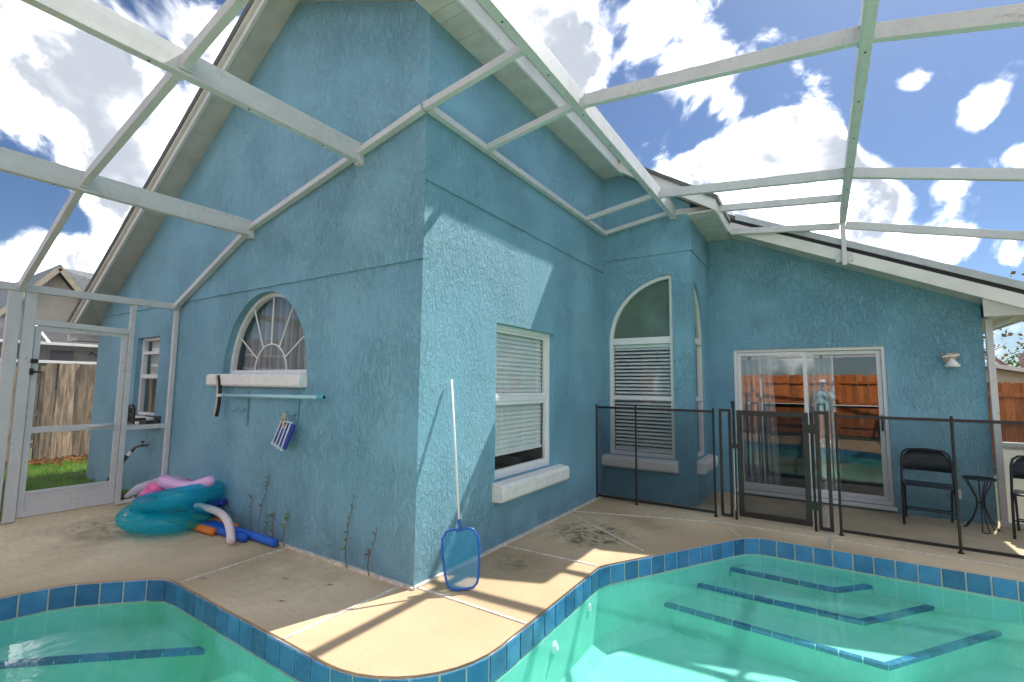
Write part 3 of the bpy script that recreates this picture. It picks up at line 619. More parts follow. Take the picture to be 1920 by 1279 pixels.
b = B(); b.prism(frameP((0, 0, 0), (0, -1, 0), (1, 0, 0)), [(-.12, 1.588), (.06, 1.58), (.085, 1.56), (.085, 1.47), (.07, 1.45), (-.01, 1.45)], -3.17, -1.425); b.build('sill', M['sill'], win, bevel=.012, seg=3)
# small double-hung window beyond the enclosure
w = B(); w.ribbon(PA, rect_loop(-5.38, -4.66, 1.03, 2.085), .04, -.12, -.06, True); win = w.build('window', M['frame'], house, bevel=.004); tag(win, 'small double-hung window beyond the screen door')
b = B(); b.mbox(PA, -5.34, -4.70, 1.53, 1.585, -.11, -.06); b.build('sash_rail', M['frame'], win)
b = B(); b.mbox(PA, -5.34, -4.70, 1.86, 1.90, -.105, -.07); b.build('sash_rail', M['frame'], win)
b = B(); b.mbox(PA, -5.35, -4.69, 1.06, 1.54, -.092, -.088); b.build('pane', M['glass'], win)
b = B(); b.mbox(PA, -5.35, -4.69, 1.58, 2.06, -.092, -.088); b.build('pane', M['glass'], win)
cu = B(); cu.mbox(PA, -5.33, -4.71, 1.56, 2.05, -.16, -.155); cu.build('curtain', M['drape'], win)
room(PA, -5.5, -4.5, .9, 2.2, -.135, -.9, win)
b = B(); b.mbox(PA, -5.42, -4.62, .92, 1.03, -.05, .07); b.build('sill', M['sill'], win, bevel=.01)

# sliding patio door
w = B(); w.ribbon(PD, doorD, .042, -.125, -.03, True); door = w.build('sliding_door', M['frame'], house, bevel=.004); tag(door, 'white framed sliding glass door with sheer curtains inside')
for (u0, u1, d0, d1) in ((1.565, 2.42, -.075, -.045), (2.37, 3.222, -.115, -.085)):
    b = B(); b.ribbon(PD, rect_loop(u0, u1, .12, 1.995), .048, d0, d1, True); pn = b.build('door_panel', M['frame'], door, bevel=.003)
    dm = (d0 + d1) / 2; b = B(); b.mbox(PD, u0 + .04, u1 - .04, .16, 1.955, dm - .003, dm + .003); b.build('pane', M['glass_door'], door)
b = B(); b.tube([PD(3.198, .98, -.078), PD(3.198, .98, -.05), PD(3.198, 1.16, -.05), PD(3.198, 1.16, -.078)], .010, 8); b.build('handle', M['blackmetal'], door, smooth=True)
def curtain(P, u0, u1, v0, v1, d, waves, amp, mat, parent, flare=0.0):
    cu = B(); nn = 90; vs = []
    for i in range(nn + 1):
        t_ = i / nn
        for (vv, k) in ((v0, 1.0), ((v0 + v1) / 2, .5), (v1, 0)):
            u = u0 + (u1 - u0) * t_ * (1 + flare * k); dd = d + amp * (.6 + .4 * k) * math.sin(2 * math.pi * waves * t_ + .8 * math.sin(t_ * 9))
            vs.append(P(u, vv, dd))
    fs = []
    for i in range(nn): fs += [(3 * i, 3 * i + 3, 3 * i + 4, 3 * i + 1), (3 * i + 1, 3 * i + 4, 3 * i + 5, 3 * i + 2)]
    cu.add(vs, fs); return cu.build('curtain', M[mat], parent, smooth=True)
curtain(PD, 1.58, 1.98, .13, 2.06, -.30, 6, .035, 'drape', door, .18)
curtain(PD, 2.40, 2.72, .13, 2.06, -.30, 5, .035, 'drape', door, .10)
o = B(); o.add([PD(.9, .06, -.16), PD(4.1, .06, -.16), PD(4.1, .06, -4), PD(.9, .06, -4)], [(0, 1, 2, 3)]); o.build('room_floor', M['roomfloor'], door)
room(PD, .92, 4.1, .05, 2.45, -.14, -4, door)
b = B(); b.mbox(PD, 1.50, 3.285, .03, .074, -.02, .05); b.build('threshold', M['frame'], door, bevel=.004)

# ================================================================== POOL CAGE
cage = thing('pool_cage', (-4.16, -1.4, 0.1), 'white aluminium screen enclosure arching over the pool deck', 'screen enclosure')
CX = [-4.16, -2.51, -.77, 0.0, 1.0, 2.88, 4.6, 6.4]; CZ = [2.42, 3.14, 3.52, 3.685, 3.83, 3.64, 3.2, 2.42]
def zc(x):
    for i in range(len(CX) - 1):
        if CX[i] <= x <= CX[i + 1]: return CZ[i] + (CZ[i + 1] - CZ[i]) * (x - CX[i]) / (CX[i + 1] - CX[i])
    return CZ[-1]
def bar(name, p, q, w, h, up=(0, 0, 1), bevel=.004, mat='alu', parent=None):
    o = B(); o.bar(p, q, w, h, up); return o.build(name, M[mat], parent or cage, bevel=bevel)
def rafter(x, y0, y1, h=.17, w=.05):
    """hollow beam with the screw-spline lips along both lower edges"""
    z = zc(x); o = B(); o.bar((x, y0, z), (x, y1, z), w, h)
    for s_ in (-1, 1): o.bar((x + s_ * (w / 2 + .004), y0, z - h / 2 + .014), (x + s_ * (w / 2 + .004), y1, z - h / 2 + .014), .008, .020)
    ob = o.build('beam', M['alu'], cage)
    for k in range(int((y1 - y0) / .6)):
        sc = B(); yy = y0 + .3 + .6 * k; sc.tube([(x + .0, yy, z - h / 2 + .002), (x, yy, z - h / 2 - .004)], .007, 6); sc.build('screw', M['black'], ob)
    return ob
YB = -4.3
rafter(-2.51, YB, -.02); rafter(-.77, YB, -.02); rafter(1.0, YB, 3.70); rafter(2.88, YB, 4.42); rafter(4.6, YB, 4.8)
for x in (-2.51, -.77):
    z = zc(x); o = B(); o.box(x - .034, x + .034, -.062, -.004, z - .105, z + .09); o.build('bracket', M['alu'], cage, bevel=.003)
o = B(); o.box(.966, 1.034, 3.63, 3.685, zc(1.0) - .10, zc(1.0) + .09); o.build('bracket', M['alu'], cage, bevel=.003)
for x in (-2.51, -.77, 1.0, 2.88):
    for y in ((-1.42,) if x < .5 else (.75, 2.97)):
        for s_ in (-1, 1):
            o = B(); o.box(x + s_ * .034 - .008, x + s_ * .034 + .008, y - .032, y + .032, zc(x) - .055, zc(x) + .02); o.build('gusset', M['alu'], cage)
# rails fixed to the house walls
for i in range(3): bar('wall_rail', (CX[i], -.047, CZ[i]), (CX[i + 1], -.047, CZ[i + 1]), .062, .055)
bar('wall_rail', (.045, -.02, 3.685), (.045, 3.685, 3.685), .06, .055)
bar('wall_rail', (.07, 3.655, zc(.07)), (.975, 3.655, zc(.975)), .06, .055)
def purlin(y, x0, x1, h=.08, w=.05, dz=0):
    xs = [x0] + [x for x in CX if x0 + .05 < x < x1 - .05] + [x1]
    for a, c in zip(xs, xs[1:]):
        A = Vector((a, y, zc(a) + dz)); C = Vector((c, y, zc(c) + dz)); d = (C - A).normalized()
        bar('purlin', A + d * (.03 if a in CX else .03), C - d * .03, w, h)
purlin(-1.42, -4.16, 6.4, .08); purlin(-2.86, -4.16, 6.4, .08)
bar('purlin', (.02, -.047, 3.69), (.975, -.047, 3.825), .05, .06)
for y in (.75, 2.97):
    bar('purlin', (.075, y, zc(.075)), (.97, y, zc(.97)), .05, .06)
    purlin(y, 1.0, 6.4, .10)
purlin(3.70, 1.0, 2.88, .08)
bar('purlin', (1.60, 4.40, 3.66), (2.85, 4.40, 3.52), .05, .08); purlin(4.40, 2.88, 6.4, .09, dz=-.11)
o = B(); o.bar((2.88, 4.40, 3.58), (2.88, 4.40, 3.02), .05, .05, (0, 1, 0)); o.build('drop_post', M['alu'], cage, bevel=.004)
o = B(); o.box(2.79, 2.97, 4.418, 4.436, 3.07, 3.16); o.build('bracket', M['alu'], cage, bevel=.003)
# left wall with the screen door
XL = -4.16
def post(x, y, z0, z1, wx=.05, wy=.05): return bar('post', (x, y, z0), (x, y, z1), wx, wy, (0, 1, 0))
bar('eave_rail', (XL, YB, 2.42), (XL, -.0, 2.42), .06, .075)
post(XL, -1.45, .10, 2.38, .06, .10); post(XL, -1.335, .10, 2.38, .05, .09); post(XL, -.475, .10, 2.38, .045, .05); post(XL, -.03, .10, 2.38, .05, .05); post(XL, -2.86, .1, 2.38, .05, .08); post(XL, YB, .1, 2.38, .08, .08)
bar('rail', (XL, -1.29, 2.085), (XL, -.50, 2.06), .05, .06)
bar('rail', (XL, -.45, .955), (XL, -.055, .955), .045, .05); bar('rail', (XL, -2.8, 1.02), (XL, -1.5, 1.02), .045, .05); bar('rail', (XL, YB, 1.02), (XL, -2.9, 1.02), .045, .05)
bar('rail', (XL, -.45, .118), (XL, -.055, .118), .045, .035); bar('rail', (XL, YB, .118), (XL, -1.5, .118), .045, .035)
d = B(); PLw = frameP((XL - .012, 0, 0), (0, 1, 0), (1, 0, 0))
d.ribbon(PLw, rect_loop(-1.285, -.505, .125, 2.045), .052, -.016, .016, True); d.mbox(PLw, -1.233, -.557, .955, 1.015, -.015, .015); d.mbox(PLw, -1.233, -.557, .345, .375, -.015, .015)
sd = d.build('screen_door', M['alu'], cage, bevel=.003)
d = B(); d.mbox(PLw, -1.236, -.554, .176, .346, -.006, .006); d.build('kick_plate', M['alu'], sd)
d = B(); d.mbox(PLw, -1.236, -.554, .376, .955, -.001, .001); d.build('screen_panel', M['screen'], sd)
d = B(); d.mbox(PLw, -1.236, -.554, 1.015, 1.994, -.001, .001); d.build('screen_panel', M['screen'], sd)
d = B(); d.box(XL + .008, XL + .05, -1.30, -1.245, 1.665, 1.705); d.build('latch', M['blackmetal'], sd, bevel=.004)
d = B(); d.box(XL + .008, XL + .035, -1.30, -1.27, 1.545, 1.61); d.tube([(XL + .05, -1.29, 1.575), (XL + .055, -1.21, 1.575)], [.012, .007], 8); d.build('handle', M['blackmetal'], sd)
d = B(); d.tube([(XL + .03, -.80, .995), (XL + .03, -.58, .995)], .014, 10); d.tube([(XL + .03, -.58, .995), (XL + .03, -.40, .995)], .005, 8); d.build('door_closer', M['alu'], sd, smooth=True)
# right wall beside the patio: white kick panel and screen
XR = 6.4
post(4.205, 4.82, 0, 2.32, .06, .05); post(XR, 4.82, 0, 2.4, .06, .06)
for z in (.03, .90, 2.315): bar('rail', (4.23, 4.82, z), (XR, 4.82, z), .05, .05)
bar('brace', (4.24, 4.82, 2.2), (4.6, 4.5, zc(4.6) - .75), .03, .03)
o = B(); o.box(4.235, XR - .03, 4.815, 4.819, .055, .876); o.build('kick_plate', M['knee'], cage)
for y in (YB, -1.42, .75, 2.97): post(XR, y, 0, 2.42, .06, .08)
bar('eave_rail', (XR, YB, 2.42), (XR, 4.8, 2.42), .06, .075)
bar('rail', (XR, YB, .9), (XR, 4.8, .9), .045, .05)
# far wall behind the viewer
for x in CX[1:-1]:
    if x != 0.0: post(x, YB, 0 if x > -2.9 else .03, zc(x) - .05, .05, .08)
bar('rail', (XL, YB, 1.0), (XR, YB, 1.0), .05, .05); bar('rail', (XL, YB, 2.42), (XR, YB, 2.42), .05, .06)
purlin(YB, XL, XR, .08)
# screens: one sheet for each opening of the frame
def sheet(pts, mat='screen', parent=None):
    o = B(); o.add(pts, [tuple(range(len(pts)))]); return o.build('screen_panel', M[mat], parent or cage)
def roofsheet(x0, x1, y0, y1): sheet([(x0, y0, zc(x0) + .03), (x1, y0, zc(x1) + .03), (x1, y1, zc(x1) + .03), (x0, y1, zc(x0) + .03)])
ys = [YB, -2.86, -1.42, -.03]
for a, c in zip(CX[:3], CX[1:4]):
    a2, c2 = a, (c if c != 0.0 else 1.0)
    if c == 0.0: continue
    for y0, y1 in zip(ys, ys[1:]): roofsheet(a, c, y0, y1)
for y0, y1 in zip(ys, ys[1:]):
    roofsheet(-.77, 0.0, y0, y1); roofsheet(0.0, 1.0, y0, y1)
for y0, y1 in ((-.03, .75), (.75, 2.97), (2.97, 3.66)): roofsheet(.06, 1.0, y0, y1)
for a, c, ye in ((1.0, 2.88, 3.70), (2.88, 4.6, 4.4), (4.6, 6.4, 4.4)):
    for y0, y1 in zip([YB, -2.86, -1.42, .75, 2.97], [-2.86, -1.42, .75, 2.97, ye]): roofsheet(a, c, y0, y1)
roofsheet(1.6, 2.88, 3.70, 4.40)
for y0, y1, z0, z1 in ((-.45, -.055, .135, .93), (-.45, -.055, .98, 2.38), (-2.83, -1.5, .135, .995), (-2.83, -1.5, 1.045, 2.38), (YB, -2.9, .135, .995), (YB, -2.9, 1.045, 2.38), (-1.29, -.5, 2.115, 2.38)):
    sheet([(XL, y0, z0), (XL, y1, z0), (XL, y1, z1), (XL, y0, z1)])
sheet([(4.235, 4.82, .925), (XR, 4.82, .925), (XR, 4.82, 2.29), (4.235, 4.82, 2.29)])

# ================================================================== SAFETY FENCE
FY = 3.40
fen = thing('pool_safety_fence', (1.0, FY, 0), 'black mesh pool safety fence with slim posts along the patio', 'fence')
def ftube(p, q, r, name='post', parent=fen):
    o = B(); o.tube([p, q], r, 10); return o.build(name, M['blackmetal'], parent, smooth=False)
def section(x0, x1, y=FY):
    o = B(); nx = 8
    for k in range(nx):
        a = x0 + (x1 - x0) * k / nx; c = x0 + (x1 - x0) * (k + 1) / nx
        o.add([(a, y, .045), (c, y, .045), (c, y, 1.215), (a, y, 1.215)], [(0, 1, 2, 3)])
    pn = o.build('mesh_panel', M['mesh'], fen)
    b_ = B(); b_.box(x0, x1, y - .003, y + .003, 1.195, 1.225); b_.build('top_band', M['blackmetal'], pn)
    b_ = B(); b_.box(x0, x1, y - .003, y + .003, .03, .06); b_.build('bottom_band', M['blackmetal'], pn)
for x in (.012, .55, 1.487, 2.685, 3.588, 4.50, 5.4):
    ftube((x, FY - .012, -.01), (x, FY - .012, 1.25), .0125)
    c = B(); c.tube([(x, FY - .012, 0.0), (x, FY - .012, .012)], .024, 10); c.build('foot_collar', M['blackmetal'], fen)
for a, c in ((.024, .538), (.562, 1.475), (2.698, 3.576), (3.60, 4.488), (4.512, 5.388)): section(a, c)
gate = thing('pool_gate', (2.08, FY, 0), 'dark framed mesh gate in front of the sliding door', 'gate')
def gframe(x0, x1, z0, z1, w, name, parent, mat='brownmetal', y=FY, mesh=True):
    P_ = frameP((0, y, 0), (1, 0, 0), (0, -1, 0)); o = B(); o.ribbon(P_, rect_loop(x0, x1, z0, z1), w, -.014, .014, True); ob = o.build(name, M[mat], parent, bevel=.003)
    if not mesh: return ob
    o = B(); o.mbox(P_, x0 + w * .8, x1 - w * .8, z0 + w * .8, z1 - w * .8, -.001, .001); o.build('mesh_panel', M['mesh'], parent); return ob
gframe(1.735, 2.44, .045, 1.235, .056, 'gate_frame', gate)
gframe(1.545, 1.675, .02, 1.245, .030, 'side_frame', fen, 'blackmetal', mesh=False); gframe(2.495, 2.625, .02, 1.255, .034, 'side_frame', fen, 'brownmetal', mesh=False)
for x in (1.705, 2.468): ftube((x, FY, 0), (x, FY, 1.26 if x < 2 else 1.24), .0135)
for z in (.22, 1.02): o = B(); o.box(2.436, 2.50, FY - .02, FY + .02, z, z + .085); o.build('hinge', M['blackmetal'], gate, bevel=.004)
o = B(); o.box(1.668, 1.742, FY - .03, FY + .02, .80, .85); o.tube([(1.705, FY - .02, 1.26), (1.705, FY - .02, 1.34)], .018, 10); o.build('latch', M['blackmetal'], gate, bevel=.003)
o = B(); o.tube([(1.70, FY - .018, .82), (1.70, FY - .018, .1)], .004, 6); o.build('latch_rod', M['whitepl'], gate)

# ================================================================== THINGS ON THE GABLE WALL
def hookbr(x, group=None, label=None):
    t_ = thing('wall_hook', (x, 0, 1.2), label, 'hook')
    o = B(); o.tube([(x + .04, -.012, 1.40), (x + .045, -.012, 1.25), (x + .04, -.012, 1.05)], .009, 6); o.build('back_bar', M['vane'], t_)
    o = B(); o.tube([(x + .042, -.012, 1.36), (x - .02, -.05, 1.345), (x - .045, -.085, 1.325), (x - .05, -.09, 1.37)], .009, 6); o.build('pole_arm', M['vane'], t_)
    o = B(); pts = []
    for k in range(13):
        a = k / 12; pts.append((x + .04 - .21 * a, -.03 - .05 * a, 1.225 - .028 * abs(math.sin(a * math.pi * 2)) + (.02 * (a > .97))))
    o.tube(pts, .009, 6); o.build('scroll_hooks', M['vane'], t_); return t_
hookbr(-2.44, label='teal painted wall hook under the left half of the arched window')
hookbr(-1.57, label='teal painted wall hook holding the clothespinned blue strips')
br = thing('pool_brush', (-1.9, -.08, 1.35), 'pale telescopic pole with a curved black brush resting on the wall hooks', 'pool brush')
o = B(); o.tube([(-2.80, -.085, 1.352), (-1.13, -.085, 1.372)], .0165, 12); o.build('pole', M['tealpole'], br, smooth=True)
o = B(); o.tube([(-1.13, -.085, 1.372), (-1.04, -.085, 1.373)], .018, 12); o.build('grip', M['tealcap'], br)
o = B(); o.tube([(-1.04, -.085, 1.373), (-1.036, -.085, 1.373)], .013, 12); o.build('pole_end', M['blackmetal'], br)
pts = [(-2.86 + .045 * (abs(k - 6) / 6.0) ** 2.2 * (-1), -.085, 1.345 + .036 * (k - 6)) for k in range(13)]
o = B()
for a, c in zip(pts, pts[1:]): o.bar(a, c, .034, .034, (1, 0, 0))
o.build('brush_back', M['brushwhite'], br)
o = B()
for a, c in zip(pts, pts[1:]): o.bar((a[0] + .03, a[1] - .002, a[2]), (c[0] + .03, c[1] - .002, c[2]), .026, .026, (1, 0, 0))
o.build('bristles', M['brush'], br)
o = B(); o.tube([(-2.86, -.085, 1.35), (-2.79, -.085, 1.352)], [.022, .018], 10); o.build('socket', M['whitepl'], br)
vc = thing('blue_strips', (-1.58, -.08, 1.0), 'bundle of navy and white plastic strips hanging from a wooden clothespin', 'pool strips')
for k in range(4):
    x = -1.715 + .072 * k; top = Vector((x + .055, -.06 - .014 * k, 1.135 - .002 * k)); bot = Vector((x - .045, -.075 - .014 * k, .935 - .012 * k))
    o = B(); o.bar(top, bot, .062, .018, (0, 1, 0)); st_ = o.build('strip', M['bluepl'], vc, bevel=.004)
    off = Vector((-.022, -.013, 0)); o = B(); o.bar(top + off, bot + off, .010, .008, (0, 1, 0)); o.build('white_stripe', M['whitepl'], st_)
    o = B(); o.tube([bot + Vector((-.022, -.02, .0)), bot + Vector((-.012, -.024, -.014)), bot + Vector((.012, -.022, -.012))], .006, 6); o.build('end_clip', M['whitepl'], st_)
    o = B(); o.tube([top + Vector((-.022, -.02, .0)), top + Vector((0, -.024, .014)), top + Vector((.02, -.02, .0))], .005, 6); o.build('end_clip', M['whitepl'], st_)
pin = thing('clothespin', (-1.62, -.09, 1.15), 'wooden clothespin gripping the navy and white strips', 'clothespin')
for s_ in (-1, 1):
    o = B(); o.bar((-1.625 + .013 * s_ , -.082, 1.215), (-1.605 + .009 * s_, -.098, 1.075), .013, .012, (0, 1, 0)); o.build('prong', M['wood'], pin, bevel=.003)
o = B(); o.tube([(-1.64, -.09, 1.15), (-1.59, -.09, 1.15)], .008, 8); o.build('spring', M['brass'], pin)

# outside the cage: hose hanger, tap and hose
hh = thing('hose_hanger', (-4.72, 0, 1.0), 'ornate black hose hanger on the wall beside the small window', 'hose hanger')
PH = frameP((-4.78, -.21, .955), (1, 0, 0), (0, -1, 0))
o = B(); arch_o = [(-.11, 0), (.11, 0), (.11, .17)] + arc((0, .17), .11, .075, 0, 180, 12)[1:]
o.ribbon(PH, arch_o, .022, -.012, .012, True)
for u in (-.06, -.02, .02, .06): o.mbox(PH, u - .006, u + .006, .02, .2, -.005, .005)
o.mbox(PH, -.09, .09, .105, .12, -.006, .006); o.build('front_plate', M['blackmetal'], hh)
o = B(); o.box(-4.86, -4.70, -.205, -.01, .985, 1.02); o.box(-4.66, -4.46, -.16, -.01, .935, 1.0); o.build('saddle', M['blackmetal'], hh, bevel=.008)
o = B(); o.box(-4.9, -4.45, -.016, -.001, .90, 1.05); o.build('back_plate', M['blackmetal'], hh)
tp = thing('garden_tap', (-4.78, 0, .66), 'brass garden tap with a two-way splitter low on the gable wall', 'tap')
o = B(); o.tube([(-4.78, .0, .665), (-4.78, -.09, .665), (-4.80, -.13, .645), (-4.83, -.15, .60)], [.014, .016, .018, .02], 8); o.build('spout', M['brass'], tp)
o = B(); o.tube([(-4.78, -.06, .665), (-4.78, -.06, .71)], .007, 6); o.tube([(-4.815, -.06, .715), (-4.745, -.06, .715)], .012, 8); o.build('handle', M['blackmetal'], tp)
o = B(); o.tube([(-4.83, -.15, .60), (-4.86, -.165, .55)], [.022, .028], 8); o.build('splitter', M['whitepl'], tp)
hs = thing('garden_hose', (-5.2, -.2, .05), 'dark green garden hose dropping from the wall tap', 'hose')
for k in range(2):
    o = B(); o.tube([(-4.86 - .02 * k, -.17 - .03 * k, .55), (-4.95, -.20 - .03 * k, .44 - .01 * k), (-5.10, -.23 - .02 * k, .29), (-5.25, -.26, .18), (-5.6, -.3, .12), (-6.0, -.2, .11)], .014, 8); o.build('hose_run', M['hose'], hs, smooth=True)

# ================================================================== SKIMMER NET
T_ = Vector((.026, .344, 1.535)); E_ = Vector((.322, .177, .012)); ax = (E_ - T_).normalized(); tocam = Vector((2.0, -2.6, .2)).normalized()
wd = ax.cross(tocam).normalized(); sk = thing('skimmer_net', E_, 'blue leaf skimmer net on a thin pole leaning against the side wall', 'skimmer net')
Ln = (E_ - T_).length; nt0 = T_ + ax * (Ln - .40)
o = B(); o.tube([T_, T_ + ax * (Ln - .47)], .0095, 8); o.build('pole', M['whitepl'], sk, smooth=True)
o = B(); o.tube([T_ + ax * (Ln - .48), T_ + ax * (Ln - .42), nt0], [.012, .013, .02], 8); o.build('socket', M['netblue'], sk, smooth=True)
def NP(a, c): return nt0 + wd * a + ax * c
half = [(0, .0), (.06, -.012), (.10, .0), (.132, .05), (.138, .12), (.132, .22), (.120, .32), (.105, .37), (.075, .397), (0, .402)]
fr = [NP(a, c) for a, c in half] + [NP(-a, c) for a, c in half[::-1][1:-1]]
o = B(); o.tube(fr, .0085, 8, closed=True); o.build('hoop', M['netblue'], sk, smooth=True)
nrm = ax.cross(wd).normalized()
o = B(); ctr = NP(0, .2) - nrm * .02
o.add([ctr] + fr, [(0, i + 1, (i + 1) % len(fr) + 1) for i in range(len(fr))]); o.build('net', M['net'], sk, smooth=True)

# ================================================================== FLOATS AND NOODLES
def torus(c, Rr, r, tilt, squash, name, mat, parent, az=0.0, dents=0):
    c = Vector(c); rot = Matrix.Rotation(az, 3, 'Z') @ Matrix.Rotation(tilt, 3, 'Y'); vs = []; fs = []; nu, nv = 56, 18
    for i in range(nu):
        a = 2 * math.pi * i / nu; rr = r * (1 + (.022 * math.sin(a * 19) + .02 * math.sin(a * 31 + 1)) * dents) 
        for k in range(nv):
            q = 2 * math.pi * k / nv
            vs.append(c + rot @ Vector(((Rr + rr * math.cos(q)) * math.cos(a), (Rr + rr * math.cos(q)) * math.sin(a) * 1.0, rr * math.sin(q) * squash)))
    for i in range(nu):
        for k in range(nv): fs.append((i * nv + k, ((i + 1) % nu) * nv + k, ((i + 1) % nu) * nv + (k + 1) % nv, i * nv + (k + 1) % nv))
    o = B(); o.add(vs, fs); return o.build(name, M[mat], parent, smooth=True)
f1 = thing('swim_ring', (-3.3, -.48, .06), 'translucent teal swim ring lying flat at the bottom of the float pile', 'swim ring')
torus((-3.06, -.40, .145), .30, .112, .08, .85, 'tube', 'teal', f1, .5, 1)
f2 = thing('swim_ring', (-3.3, -.40, .3), 'translucent teal swim ring tipped up on top of the other ring', 'swim ring')
torus((-2.98, -.33, .315), .29, .112, -.24, .85, 'tube', 'teal', f2, .15, 1)
def seam(c, Rr, tilt, az, parent):
    rot = Matrix.Rotation(az, 3, 'Z') @ Matrix.Rotation(tilt, 3, 'Y'); c = Vector(c)
    o = B(); o.tube([c + rot @ Vector((Rr * math.cos(2 * math.pi * k / 56), Rr * math.sin(2 * math.pi * k / 56), 0)) for k in range(56)], .0045, 6, closed=True); o.build('seam', M['teal'], parent, smooth=True)
    p = c + rot @ Vector((Rr * .93 * math.cos(-1.9), Rr * .93 * math.sin(-1.9), .075)); o = B(); o.tube([p, p + Vector((0, -.012, .014))], [.016, .011], 10); o.build('valve', M['clear'], parent)
seam((-3.06, -.40, .145), .413, .08, .5, f1); seam((-2.98, -.33, .315), .403, -.24, .15, f2)
f3 = thing('pool_float', (-3.75, -.4, .35), 'bright pink inflatable float squeezed behind the teal rings', 'pool float')
o = B(); o.tube([(-3.36, -.56, .26), (-3.40, -.42, .34), (-3.30, -.25, .38), (-3.18, -.12, .38)], [.04, .09, .09, .05], 14); o.build('tube', M['pink'], f3, smooth=True)
f5 = thing('pool_float', (-3.95, -.45, .35), 'crumpled clear plastic float at the left end of the pile', 'pool float')
o = B(); o.tube([(-3.50, -.62, .30), (-3.54, -.50, .36), (-3.44, -.36, .42), (-3.28, -.26, .44), (-3.2, -.2, .42)], [.02, .05, .045, .05, .03], 12); o.build('tube', M['clear'], f5, smooth=True)
f4 = thing('pool_float', (-3.2, -.3, .5), 'lilac inflatable tube lying across the teal swim rings', 'pool float')
o = B(); o.tube([(-3.32, -.40, .445), (-3.27, -.38, .45), (-3.15, -.35, .43), (-3.0, -.31, .42), (-2.84, -.28, .435), (-2.70, -.24, .475), (-2.61, -.22, .505), (-2.58, -.21, .515)], [.03, .072, .068, .056, .052, .056, .05, .02], 16); o.build('tube', M['lilac'], f4, smooth=True)
def noodle(pts, mat, label, r=.036, both=False):
    t_ = thing('pool_noodle', pts[-1], label, 'pool noodle')
    pts = [Vector(p) for p in pts]; fine = []
    for i in range(len(pts) - 1):
        p0 = pts[max(i - 1, 0)]; p1 = pts[i]; p2 = pts[i + 1]; p3 = pts[min(i + 2, len(pts) - 1)]
        for k in range(6):
            q = k / 6; fine.append(.5 * ((2 * p1) + (p2 - p0) * q + (2 * p0 - 5 * p1 + 4 * p2 - p3) * q * q + (3 * p1 - p0 - 3 * p2 + p3) * q ** 3))
    fine.append(pts[-1]); m = len(fine)
    o = B(); o.tube(fine + [fine[-1]] , [r] * (m - 1) + [r * .93, r * .34], 16, cap=False); ob = o.build('foam', M[mat], t_, smooth=True)
    e = (fine[-1] - fine[-2]).normalized(); o = B(); o.tube([fine[-1] - e * .004, fine[-1] - e * .05], r * .36, 10); o.build('bore', M['hole'], t_)
noodle([(-3.4, -.16, .06), (-2.8, -.08, .055), (-2.38, -.06, .05)], 'orange', 'orange pool noodle with its end against the wall')
noodle([(-3.3, -.30, .05), (-2.85, -.27, .045), (-2.44, -.24, .042)], 'orange', 'orange pool noodle poking out short beneath the teal ring')
noodle([(-2.75, -.11, .04), (-2.2, -.09, .038), (-1.65, -.085, .038)], 'nblue', 'blue pool noodle reaching farthest along the wall')
noodle([(-2.75, -.2, .04), (-2.3, -.18, .038), (-2.0, -.175, .038)], 'nblue', 'shorter blue pool noodle under the pale pink one')
noodle([(-2.95, -.18, .20), (-2.62, -.16, .20), (-2.34, -.19, .175), (-2.12, -.25, .11), (-1.98, -.31, .05)], 'nwhite', 'pale pink pool noodle arching down over the blue ones')
noodle([(-3.1, -.09, .10), (-2.85, -.07, .20), (-2.66, -.055, .26)], 'navy', 'navy pool noodle standing up behind the teal rings')

